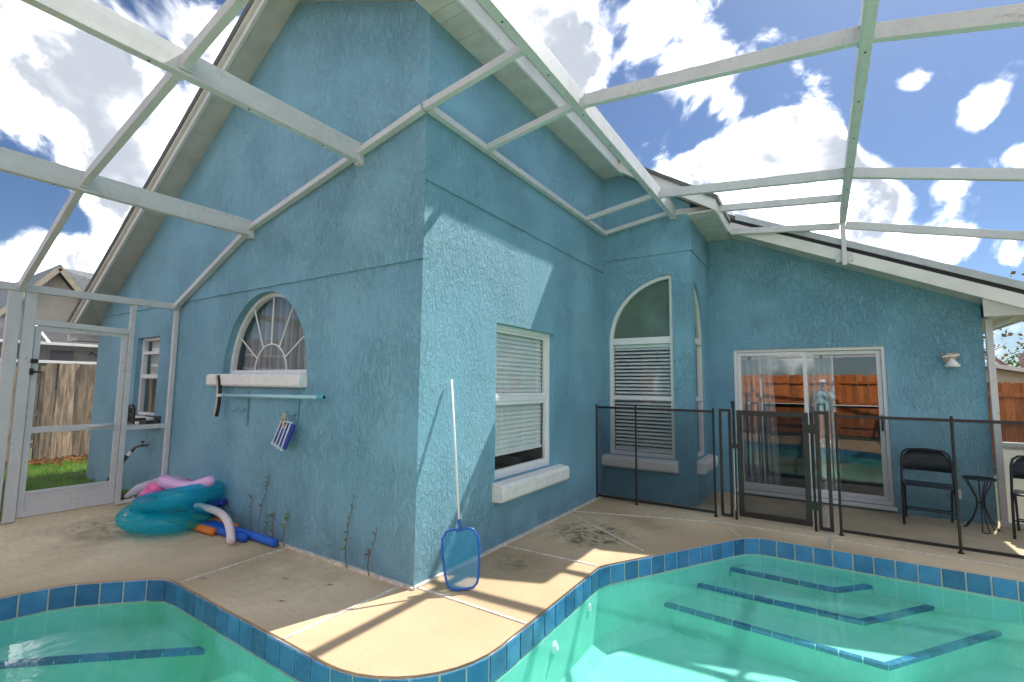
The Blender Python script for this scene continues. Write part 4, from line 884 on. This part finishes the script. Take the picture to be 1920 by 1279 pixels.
# ================================================================== PATIO FURNITURE
def chair(x, y, rz, label):
    t_ = thing('folding_chair', (x, y, 0), label, 'chair', 'black folding chairs on the patio')
    Mx = Matrix.Translation((x, y, 0)) @ Matrix.Rotation(rz, 4, 'Z')
    def W(p): return Mx @ Vector(p)
    def tb(name, pts, r=.011, n=8):
        o = B(); o.tube([W(p) for p in pts], r, n); return o.build(name, M['blackmetal'], t_, smooth=True)
    # local: front is -y
    hoop = [(-.225, -.20, 0), (-.222, -.02, .44), (-.215, .09, .70), (-.20, .115, .765), (-.16, .13, .80), (0, .135, .815), (.16, .13, .80), (.20, .115, .765), (.215, .09, .70), (.222, -.02, .44), (.225, -.20, 0)]
    tb('frame', hoop, .0125, 8)
    for s_ in (-1, 1): tb('rear_leg', [(.20 * s_, .26, 0), (.20 * s_, .06, .30), (.20 * s_, -.12, .445)], .011)
    tb('stretcher', [(-.20, .17, .135), (.20, .17, .135)], .008); tb('stretcher', [(-.224, -.13, .17), (.224, -.13, .17)], .008)
    o = B(); vs = []; fs = []; nx, ny = 8, 6
    for i in range(nx + 1):
        for k in range(ny + 1):
            u = -1 + 2 * i / nx; v = -1 + 2 * k / ny; vs.append(W((.205 * u * (1 - .06 * (v < -.9)), -.03 + .20 * v, .455 - .018 * (1 - u * u) * (1 - v * v) - .012 * (v > .8))))
    nb = len(vs); vs += [v - Vector((0, 0, .018)) for v in vs]
    def q(i, k): return i * (ny + 1) + k
    for i in range(nx):
        for k in range(ny): fs += [(q(i, k), q(i + 1, k), q(i + 1, k + 1), q(i, k + 1)), (nb + q(i, k), nb + q(i, k + 1), nb + q(i + 1, k + 1), nb + q(i + 1, k))]
    for i in range(nx): fs += [(q(i, 0), nb + q(i, 0), nb + q(i + 1, 0), q(i + 1, 0)), (q(i, ny), q(i + 1, ny), nb + q(i + 1, ny), nb + q(i, ny))]
    for k in range(ny): fs += [(q(0, k), q(0, k + 1), nb + q(0, k + 1), nb + q(0, k)), (q(nx, k), nb + q(nx, k), nb + q(nx, k + 1), q(nx, k + 1))]
    o.add(vs, fs); o.build('seat', M['blackmetal'], t_, smooth=True)
    o = B(); vs = []; fs = []; nx = 10
    for i in range(nx + 1):
        u = -1 + 2 * i / nx; bow = .03 * (1 - u * u); top = .805 - .10 * max(0, abs(u) - .55) ** 2 / .2
        for (zz, yy) in ((.575, .05), (.68, .085), (top, .125)):
            for dd in (0, .010): vs.append(W((.207 * u, yy + bow + dd, zz)))
    def c(i, j): return i * 6 + j
    for i in range(nx):
        for j in ((0, 2), (2, 4)):
            fs += [(c(i, j[0]), c(i + 1, j[0]), c(i + 1, j[1]), c(i, j[1])), (c(i, j[0] + 1), c(i, j[1] + 1), c(i + 1, j[1] + 1), c(i + 1, j[0] + 1))]
        fs += [(c(i, 0), c(i, 1), c(i + 1, 1), c(i + 1, 0)), (c(i, 4), c(i + 1, 4), c(i + 1, 5), c(i, 5))]
    o.add(vs, fs); o.build('backrest', M['blackmetal'], t_, smooth=True)
chair(3.53, 4.46, -.10, 'black folding chair beside the sliding door')
chair(4.42, 4.42, -.25, 'black folding chair beyond the wire table, cut by the picture edge')
tb_ = thing('side_table', (3.96, 4.5, 0), 'small round black wire side table between the folding chairs', 'table')
TC = Vector((3.965, 4.50, 0))
o = B(); o.tube([TC + Vector((.135 * math.cos(2 * math.pi * k / 28), .135 * math.sin(2 * math.pi * k / 28), .545)) for k in range(28)], .009, 8, closed=True); o.build('rim', M['blackmetal'], tb_, smooth=True)
o = B(); o.tube([TC + Vector((0, 0, .538)), TC + Vector((0, 0, .546))], .132, 28); o.build('table_top', M['mesh'], tb_)
for k in range(3):
    a = 2 * math.pi * k / 3 + .5
    for da in (-.20, .20):
        def pp(r_, z_, w_=1.0): return TC + Vector((r_ * math.cos(a + da * w_), r_ * math.sin(a + da * w_), z_))
        o = B(); o.tube([pp(.125, .54), pp(.085, .46), pp(.035, .34), pp(.035, .24), pp(.075, .12), pp(.135, .02), pp(.15, .006), pp(.15, .006, 0)], .006, 6); o.build('leg', M['blackmetal'], tb_, smooth=True)
o = B(); o.tube([TC + Vector((.036 * math.cos(2 * math.pi * k / 16), .036 * math.sin(2 * math.pi * k / 16), .29)) for k in range(16)], .006, 6, closed=True); o.build('tie_ring', M['blackmetal'], tb_)

lp = thing('wall_lamp', (3.86, 4.85, 1.85), 'broken beige wall lamp with a white bulb cover by the patio door', 'wall lamp')
o = B(); vs = []; fs = []; nu, nv = 10, 6
for i in range(nu + 1):
    a = math.pi * i / nu
    for k in range(nv + 1):
        q_ = k / nv; r_ = .085 * math.sin(.35 + q_ * 1.25) ; vs.append((3.85 + r_ * math.cos(a), 4.84 - r_ * math.sin(a) * .85, 1.81 + .115 * q_))
def ix(i, k): return i * (nv + 1) + k
for i in range(nu):
    for k in range(nv):
        if i >= 6 and k >= 3 and (i + k) % 2: continue
        fs.append((ix(i, k), ix(i + 1, k), ix(i + 1, k + 1), ix(i, k + 1)))
o.add(vs, fs); o.build('shell_shade', M['lamp'], lp, smooth=True)
o = B(); o.tube([(3.865, 4.76, 1.86), (3.865, 4.76, 1.83), (3.865, 4.76, 1.79), (3.865, 4.76, 1.765)], [.018, .035, .066, .07], 16); o.build('bulb_cover', M['lampwhite'], lp, smooth=True)
o = B(); o.tube([(3.79, 4.80, 1.885), (3.86, 4.745, 1.89), (3.93, 4.77, 1.905)], .011, 8); o.build('bracket', M['lampwhite'], lp)
ob_ = thing('outlet_box', (3.83, 4.85, .30), 'white covered outlet low on the patio wall', 'outlet')
o = B(); o.box(3.80, 3.87, 4.815, 4.849, .25, .36); o.build('cover', M['whitepl'], ob_, bevel=.008)

# ================================================================== WEEDS AND LEAVES
def leafquad(o, p, d, ln, w):
    d = d.normalized(); sd_ = d.cross(Vector((random.uniform(-1, 1), random.uniform(-1, 1), random.uniform(-.3, 1)))).normalized() * w
    p = Vector(p); o.add([p, p + d * ln * .5 + sd_, p + d * ln, p + d * ln * .5 - sd_], [(0, 1, 2, 3)])
def weed(x, h, dry, label, lean=0.0, dense=1.0, low=0.0):
    h *= .85; t_ = thing('weed', (x, -.03, 0), label, 'weed'); rnd = random.Random(int(x * 1000) + 5)
    pts = [Vector((x + lean * (k / 5) ** 1.5 + rnd.uniform(-.008, .008), -.03 - .02 * math.sin(k), h * k / 5)) for k in range(6)]
    o = B(); o.tube(pts, [.0045, .004, .0035, .003, .0025, .0015], 5); o.build('stem', M['weed_dry'], t_)
    o = B()
    for k in range(int(60 * h * dense)):
        q_ = rnd.uniform(low, 1); i = min(4, int(q_ * 5)); p = pts[i].lerp(pts[i + 1], q_ * 5 - i)
        leafquad(o, p, Vector((rnd.uniform(-1, 1), rnd.uniform(-1, .0), rnd.uniform(-.3, .8))), rnd.uniform(.02, .05), rnd.uniform(.006, .012))
    o.build('leaves', M['weed_dry' if dry else 'weed'], t_)
weed(-2.13, .46, True, 'dry brown weed leftmost of the row against the gable wall', -.12, .5, .5)
weed(-2.02, .72, True, 'tallest dry weed bending right near the pool noodles', .10, .35, .5)
weed(-1.86, .28, False, 'low green weed between the dry stalks', -.06, .8, .3)
weed(-1.74, .32, True, 'short brown weed left of the upright green one', -.10, .7, .4)
weed(-1.60, .36, False, 'upright green weed at the deck joint', .01, .9, .35)
weed(-.72, .70, False, 'tall thin weed alone on the gable wall', .03, .45, .0)
weed(-.45, .44, True, 'thin reddish weed nearest the house corner', .05, .4, .3)
for k, (x, y, lb) in enumerate(((-.95, -.45, 'small dry leaf on the shaded slab near the joint'), (-.58, -.33, 'curled dry leaf in the middle of the shaded slab'), (-.62, -.68, 'dry leaf nearest the pool edge'), (-1.45, -.80, 'tiny dry leaf at the end of the joint by the tiles'))):
    o = B(); o.add([(x, y, .006), (x + .035, y + .012, .014), (x + .065, y + .035, .008), (x + .028, y + .026, .005)], [(0, 1, 2, 3)]); o.add([(x + .0, y, .006), (x - .015, y - .012, .009), (x + .002, y + .006, .006)], [(0, 1, 2)])
    tag(o.build('fallen_leaf', M['litter']), lb, 'leaf', 'dry leaves on the deck')

# ================================================================== YARD ON THE LEFT
g = B(); rg = random.Random(3)
for i in range(26000):
    x = -4.35 - 5.2 * rg.random() ** 1.0; y = rg.uniform(-3.2, .05) if x > -6.9 else rg.uniform(-3.2, 3.0)
    if x > -5.0 and rg.random() < .35 * (y > -.5): continue
    h = rg.uniform(.03, .075); a = rg.uniform(0, 6.28); dx, dy = math.cos(a) * .006, math.sin(a) * .006; lx, ly = rg.uniform(-.03, .03), rg.uniform(-.03, .03)
    g.add([(x - dx, y - dy, -.012), (x + dx, y + dy, -.012), (x + lx, y + ly, h)], [(0, 1, 2)])
go = g.build('grass', M['grass']); tag(go, 'short green grass between the screen door and the wooden fence', 'grass', kind='stuff')
g = B()
for i in range(1500):
    x = -9.35 + abs(rg.gauss(0, .35)); y = rg.uniform(-3.0, 2.6); leafquad(g, (x, y, rg.uniform(0.02, .07)), Vector((rg.uniform(-1, 1), rg.uniform(-1, 1), .15)), rg.uniform(.05, .09), rg.uniform(.015, .03))
for i in range(260):
    x = rg.uniform(-5.5, -4.3); y = rg.uniform(-.55, -.02); leafquad(g, (x, y, rg.uniform(0.01, .05)), Vector((rg.uniform(-1, 1), rg.uniform(-1, 1), .15)), rg.uniform(.03, .06), rg.uniform(.01, .02))
lo_ = g.build('leaf_litter', M['litter']); tag(lo_, 'brown fallen leaves along the foot of the wooden fence', 'leaves', kind='stuff')

def board_mesh(w, h, mat, dog=True):
    o = B(); c = w * .18 if dog else 0
    o.prism(frameP((0, 0, 0), (1, 0, 0), (0, 1, 0)), [(-w / 2, 0), (w / 2, 0), (w / 2, h - c), (w / 2 - c, h), (-w / 2 + c, h), (-w / 2, h - c)], -.009, .009); return o.mesh('board', M[mat])
def fence(root, p, q, h, mat, w=.14, jitter=.02, alongrot=0.0, railside=1):
    p = Vector(p); q = Vector(q); L_ = (q - p).length; k = int(L_ / (w + .006)); d = (q - p) / L_; rz = math.atan2(d.y, d.x); me = [board_mesh(w, h, mat), board_mesh(w * .97, h * .99, mat)]
    for i in range(k):
        c = p + d * (i + .5) * (w + .006)
        inst('board', me[i % 2], root, (c.x, c.y, c.z + random.uniform(-jitter, jitter)), (random.uniform(-.012, .012), random.uniform(-.008, .008), rz + random.uniform(-.03, .03)))
    nr = Vector((-d.y, d.x, 0)) * railside
    for z in (.3, h * .52, h - .25):
        o = B(); o.bar(p + nr * .035 + Vector((0, 0, z)), q + nr * .035 + Vector((0, 0, z)), .04, .09); o.build('rail', M[mat], root)
    m = int(L_ / 2.4) + 1
    for i in range(m + 1):
        c = p + d * min(L_, i * 2.4) + nr * .09; o = B(); o.box(c.x - .045, c.x + .045, c.y - .045, c.y + .045, c.z - .1, c.z + h - .05); o.build('post', M[mat], root)
wf = thing('wooden_fence', (-9.5, 0, 0), 'weathered grey board fence beyond the screen door', 'fence')
fence(wf, (-9.5, -4.5, 0), (-9.5, 0.0, 0), 1.70, 'grey_fence', .15, .02, railside=1); fence(wf, (-9.46, 0.0, 0), (-9.46, 6, 0), 1.80, 'grey_fence', .15, .02, railside=1)
rf = thing('wooden_fence', (6, 10.5, 0), 'rust red stained board fence seen past the patio corner', 'fence')
fence(rf, (4.4, 10.5, 0), (14, 10.5, 0), 1.66, 'red_fence', .14, .012, railside=-1)
bf = thing('wooden_fence', (1, -6.2, 0), 'orange stained board fence mirrored in the sliding door', 'fence')
fence(bf, (-9, -6.2, 0), (13, -6.2, 0), 1.95, 'red_fence', .14, .012, railside=1)

# neighbour on the left
nb = thing('neighbour_house', (-19, 3, 0), 'beige neighbour house with a grey shingle gable behind the wooden fence', 'house')
XN = -16.0
Pn = frameP((XN, 0, 0), (0, 1, 0), (1, 0, 0))
o = B(); o.prism(Pn, [(.2, 2.9), (2.75, 2.9), (1.45, 4.62)], -.2, 0); o.build('gable_wall', M['beige'], nb)
rfn = B(); rfn.prism(Pn, [(-.05, 2.72), (1.45, 4.70), (1.45, 4.82), (-.15, 2.72)], -9, .30); rfn.prism(Pn, [(3.0, 2.72), (3.1, 2.72), (1.45, 4.82), (1.45, 4.70)], -9, .30); rf_ = rfn.build('roof', M['greyroof'], nb)
o = B(); o.bar((XN + .31, -.06, 2.68), (XN + .31, 1.45, 4.70), .03, .13, (0, 0, 1)); o.bar((XN + .31, 2.98, 2.68), (XN + .31, 1.45, 4.70), .03, .13, (0, 0, 1)); o.build('fascia', M['dim'], rf_)
o = B(); o.add([(-18, 2.4, 3.0), (-18, 9, 3.0), (-19.5, 9, 4.75), (-19.5, 1.45, 4.75)], [(0, 1, 2, 3)]); o.add([(-16.2, 1.45, 4.81), (-17, 9, 4.81), (-15.9, 9, 2.9), (-15.9, 2.9, 2.9)], [(0, 1, 2, 3)]); o.build('roof', M['greyroof'], nb)
o = B(); o.box(-20, -16.05, -8, 9, 0, 2.9); o.build('wall', M['dim'], nb)
o = B(); o.box(-16.04, -16.02, 1.5, 2.0, 1.2, 2.35); o.build('window', M['black'], nb)
o = B()
for k in range(7): o.bar((-16.0, 2.35 + .06 * k, 2.25 + .05 * math.sin(k * 1.7)), (-15.99, 2.42 + .06 * k, 2.30 + .06 * math.sin(k * 2.3 + 1)), .02, .045)
o.tube([(-16, 2.80, 1.95), (-16, 2.84, 2.15), (-16, 2.78, 2.32)], .018, 6); o.build('wall_ornament', M['black'], nb)
ln = thing('lanai_cage', (-14.5, 0, 0), 'dark screened lanai with white rails in front of the neighbour house', 'screen enclosure')
o = B(); o.add([(-15.9, -8, 3.15), (-15.9, 3.4, 3.15), (-14.0, 3.4, 2.42), (-14.0, -8, 2.42)], [(0, 1, 2, 3)]); o.build('screen_roof', M['lanai'], ln)
o = B(); o.add([(-14.0, -8, 0), (-14.0, 3.4, 0), (-14.0, 3.4, 2.42), (-14.0, -8, 2.42)], [(0, 1, 2, 3)]); o.build('screen_wall', M['lanai'], ln)
for z in (2.42, 1.95): bar('rail', (-13.98, -8, z), (-13.98, 3.4, z), .05, .07, mat='trim', parent=ln)
for y in (-3, -.9, .55, 2.15, 3.35): bar('post', (-13.98, y, 0), (-13.98, y, 2.42), .06, .06, (0, 1, 0), mat='trim', parent=ln)
for y in (-3, -.9, 1.0, 3.35): bar('rafter', (-13.98, y, 2.42), (-15.9, y, 3.15), .06, .06, mat='trim', parent=ln)
# neighbour on the right
nr_ = thing('neighbour_house', (10, 18, 0), 'cream neighbour gable behind the rust red fence', 'house')
Pr = frameP((0, 17, 0), (1, 0, 0), (0, -1, 0))
o = B(); o.prism(Pr, [(2.5, 0), (9.5, 0), (9.5, 1.55), (6.2, 2.28), (2.5, 1.5)], -8, 0); o.build('wall', M['beige'], nr_)
o = B(); o.prism(Pr, [(6.2, 2.30), (9.9, 1.48), (9.9, 1.58), (6.2, 2.42), (2.2, 1.5), (2.2, 1.4)], -8.3, .35); o.build('roof', M['fascia'], nr_)

# ---- trees
def tree(x, y, h, label, crown, n_leaf, leafm, barkm, seed, bare=False, group=None, spread=1.0):
    rn = random.Random(seed); t_ = thing('tree', (x, y, 0), label, 'tree', group); tips = []; tr = B()
    def limb(p, d, L_, r, lev):
        pts = [p]; q_ = p
        for k in range(4):
            d = (d + Vector((rn.uniform(-.25, .25), rn.uniform(-.25, .25), rn.uniform(-.05, .2)))).normalized(); q_ = q_ + d * L_ / 4; pts.append(q_)
        tr.tube(pts, [r * (1 - .14 * k) for k in range(5)], 6 if lev < 2 else 4, cap=False)
        if lev >= 3: tips.append(q_); tips.append(pts[2]); return
        for k in range(rn.randint(3, 4)):
            a = rn.uniform(0, 6.28); up = rn.uniform(.25, .9); limb(pts[rn.randint(2, 4)], Vector((math.cos(a) * spread, math.sin(a) * spread, up)).normalized(), L_ * rn.uniform(.55, .75), r * .5, lev + 1)
    limb(Vector((x, y, 0)), Vector((0, 0, 1)), h * .42, h * .028, 0)
    tr.build('trunk', M[barkm], t_, smooth=True)
    lf = B()
    for i in range(n_leaf):
        c = rn.choice(tips); p = c + Vector((rn.gauss(0, crown), rn.gauss(0, crown), rn.gauss(0, crown * .8)))
        leafquad(lf, p, Vector((rn.uniform(-1, 1), rn.uniform(-1, 1), rn.uniform(-1, .6))), rn.uniform(.10, .22), rn.uniform(.03, .07))
    lf.build('crown', M[leafm], t_)
tree(8.4, 19.5, 6.3, 'sparse reddish tree with bare branches right of the patio corner', .30, 420, 'leaf_dry', 'bark_red', 4)
tree(11.0, 30, 4.6, 'low green tree behind the cream neighbour gable', .5, 3000, 'leaf', 'bark', 8)
tree(-30, .8, 6.2, 'leafy tree above the neighbour lanai at the left edge', .6, 5000, 'leaf', 'bark', 11)

# ================================================================== the photographer, mirrored in the sliding door
def person(x, y, rz):
    t_ = thing('person', (x, y, 0), 'person in a pale blue shirt, shorts and cap holding up a camera', 'person')
    Mx = Matrix.Translation((x, y, 0)) @ Matrix.Rotation(rz, 4, 'Z')
    J = {'pel': (0, 0, .93), 'bel': (0, .0, 1.08), 'ch': (0, .01, 1.27), 'nk': (0, .0, 1.43), 'hd0': (0, .02, 1.50), 'hd1': (0, .03, 1.60), 'hd2': (0, .015, 1.68)}
    E_ = [('pel', 'bel'), ('bel', 'ch'), ('ch', 'nk'), ('nk', 'hd0'), ('hd0', 'hd1'), ('hd1', 'hd2')]
    RAD = {'pel': (.155, .11), 'bel': (.14, .10), 'ch': (.165, .11), 'nk': (.058, .058), 'hd0': (.065, .075), 'hd1': (.078, .095), 'hd2': (.062, .075)}
    for s_, n_ in ((-1, 'l'), (1, 'r')):
        J[n_ + 'sh'] = (.17 * s_, 0, 1.38); J[n_ + 'el'] = (.25 * s_, .12, 1.16); J[n_ + 'wr'] = (.10 * s_, .25, 1.40); J[n_ + 'ha'] = (.06 * s_, .27, 1.48)
        J[n_ + 'hp'] = (.10 * s_, 0, .88); J[n_ + 'kn'] = (.11 * s_, .03, .49); J[n_ + 'an'] = (.12 * s_, -.01, .09); J[n_ + 'fo'] = (.13 * s_, .14, .035)
        E_ += [('ch', n_ + 'sh'), (n_ + 'sh', n_ + 'el'), (n_ + 'el', n_ + 'wr'), (n_ + 'wr', n_ + 'ha'), ('pel', n_ + 'hp'), (n_ + 'hp', n_ + 'kn'), (n_ + 'kn', n_ + 'an'), (n_ + 'an', n_ + 'fo')]
        RAD.update({n_ + 'sh': (.06, .06), n_ + 'el': (.042, .042), n_ + 'wr': (.028, .028), n_ + 'ha': (.035, .03), n_ + 'hp': (.09, .09), n_ + 'kn': (.055, .055), n_ + 'an': (.038, .038), n_ + 'fo': (.04, .03)})
        for f_ in range(4):
            J[f'{n_}f{f_}'] = (.035 * s_, .285 + .006 * f_, 1.53 - .018 * f_); E_.append((n_ + 'ha', f'{n_}f{f_}')); RAD[f'{n_}f{f_}'] = (.009, .009)
        J[n_ + 'th'] = (.045 * s_, .24, 1.45); E_.append((n_ + 'ha', n_ + 'th')); RAD[n_ + 'th'] = (.010, .010)
    keys = list(J); me = bpy.data.meshes.new('body'); me.from_pydata([Mx @ Vector(J[k]) for k in keys], [(keys.index(a), keys.index(c)) for a, c in E_], [])
    ob = link(bpy.data.objects.new('body', me)); adopt(ob, t_); me.materials.append(M['skin'])
    sk_ = ob.modifiers.new('skin', 'SKIN'); sk_.use_smooth_shade = True; me.skin_vertices.new() if hasattr(me.skin_vertices, 'new') and not me.skin_vertices else None
    for k, v in zip(keys, me.skin_vertices[0].data): v.radius = RAD[k]; v.use_root = (k == 'pel')
    ob.modifiers.new('sub', 'SUBSURF').render_levels = 2
    def cl(name, rings, mat, cap=False):
        o = B(); vs = []; fs = []; n_ = 20
        for (cx, cy, cz, a, c) in rings:
            for k in range(n_): q_ = 2 * math.pi * k / n_; vs.append(Mx @ Vector((cx + a * math.cos(q_), cy + c * math.sin(q_), cz)))
        for i in range(len(rings) - 1):
            for k in range(n_): fs.append((i * n_ + k, i * n_ + (k + 1) % n_, (i + 1) * n_ + (k + 1) % n_, (i + 1) * n_ + k))
        if cap: fs.append(tuple(range((len(rings) - 1) * n_, len(rings) * n_)))
        o.add(vs, fs); o.build(name, M[mat], t_, smooth=True)
    cl('shirt', [(0, 0, .86, .19, .14), (0, 0, 1.08, .175, .13), (0, .01, 1.27, .205, .14), (0, 0, 1.37, .20, .12), (0, 0, 1.43, .09, .085)], 'shirt')
    for s_ in (-1, 1):
        cl('shorts', [(.115 * s_, .02, .50, .098, .10), (.105 * s_, 0, .75, .108, .12), (.085 * s_, 0, .92, .10, .13)], 'shorts')
        o = B(); o.tube([Mx @ Vector(p) for p in ((.165 * s_, 0, 1.385), (.21 * s_, .06, 1.27), (.235 * s_, .10, 1.20))], [.082, .072, .07], 14, cap=False); o.build('sleeve', M['shirt'], t_, smooth=True)
        o = B(); o.tube([Mx @ Vector(p) for p in ((.125 * s_, -.06, .045), (.125 * s_, .0, .05), (.13 * s_, .12, .04), (.13 * s_, .19, .03))], [.035, .052, .048, .03], 12); o.build('shoe', M['whitepl'], t_, smooth=True)
    cl('cap', [(0, .02, 1.655, .088, .10), (0, .015, 1.70, .080, .092), (0, .01, 1.735, .045, .05)], 'hat', True)
    o = B(); o.prism(lambda u, v, d: Mx @ Vector((u, v, 1.655 + d)), [(-.075, .09), (.075, .09), (.055, .18), (-.055, .18)], 0, .01); o.build('cap_brim', M['hat'], t_)
person(2.62, -3.05, 0.15)
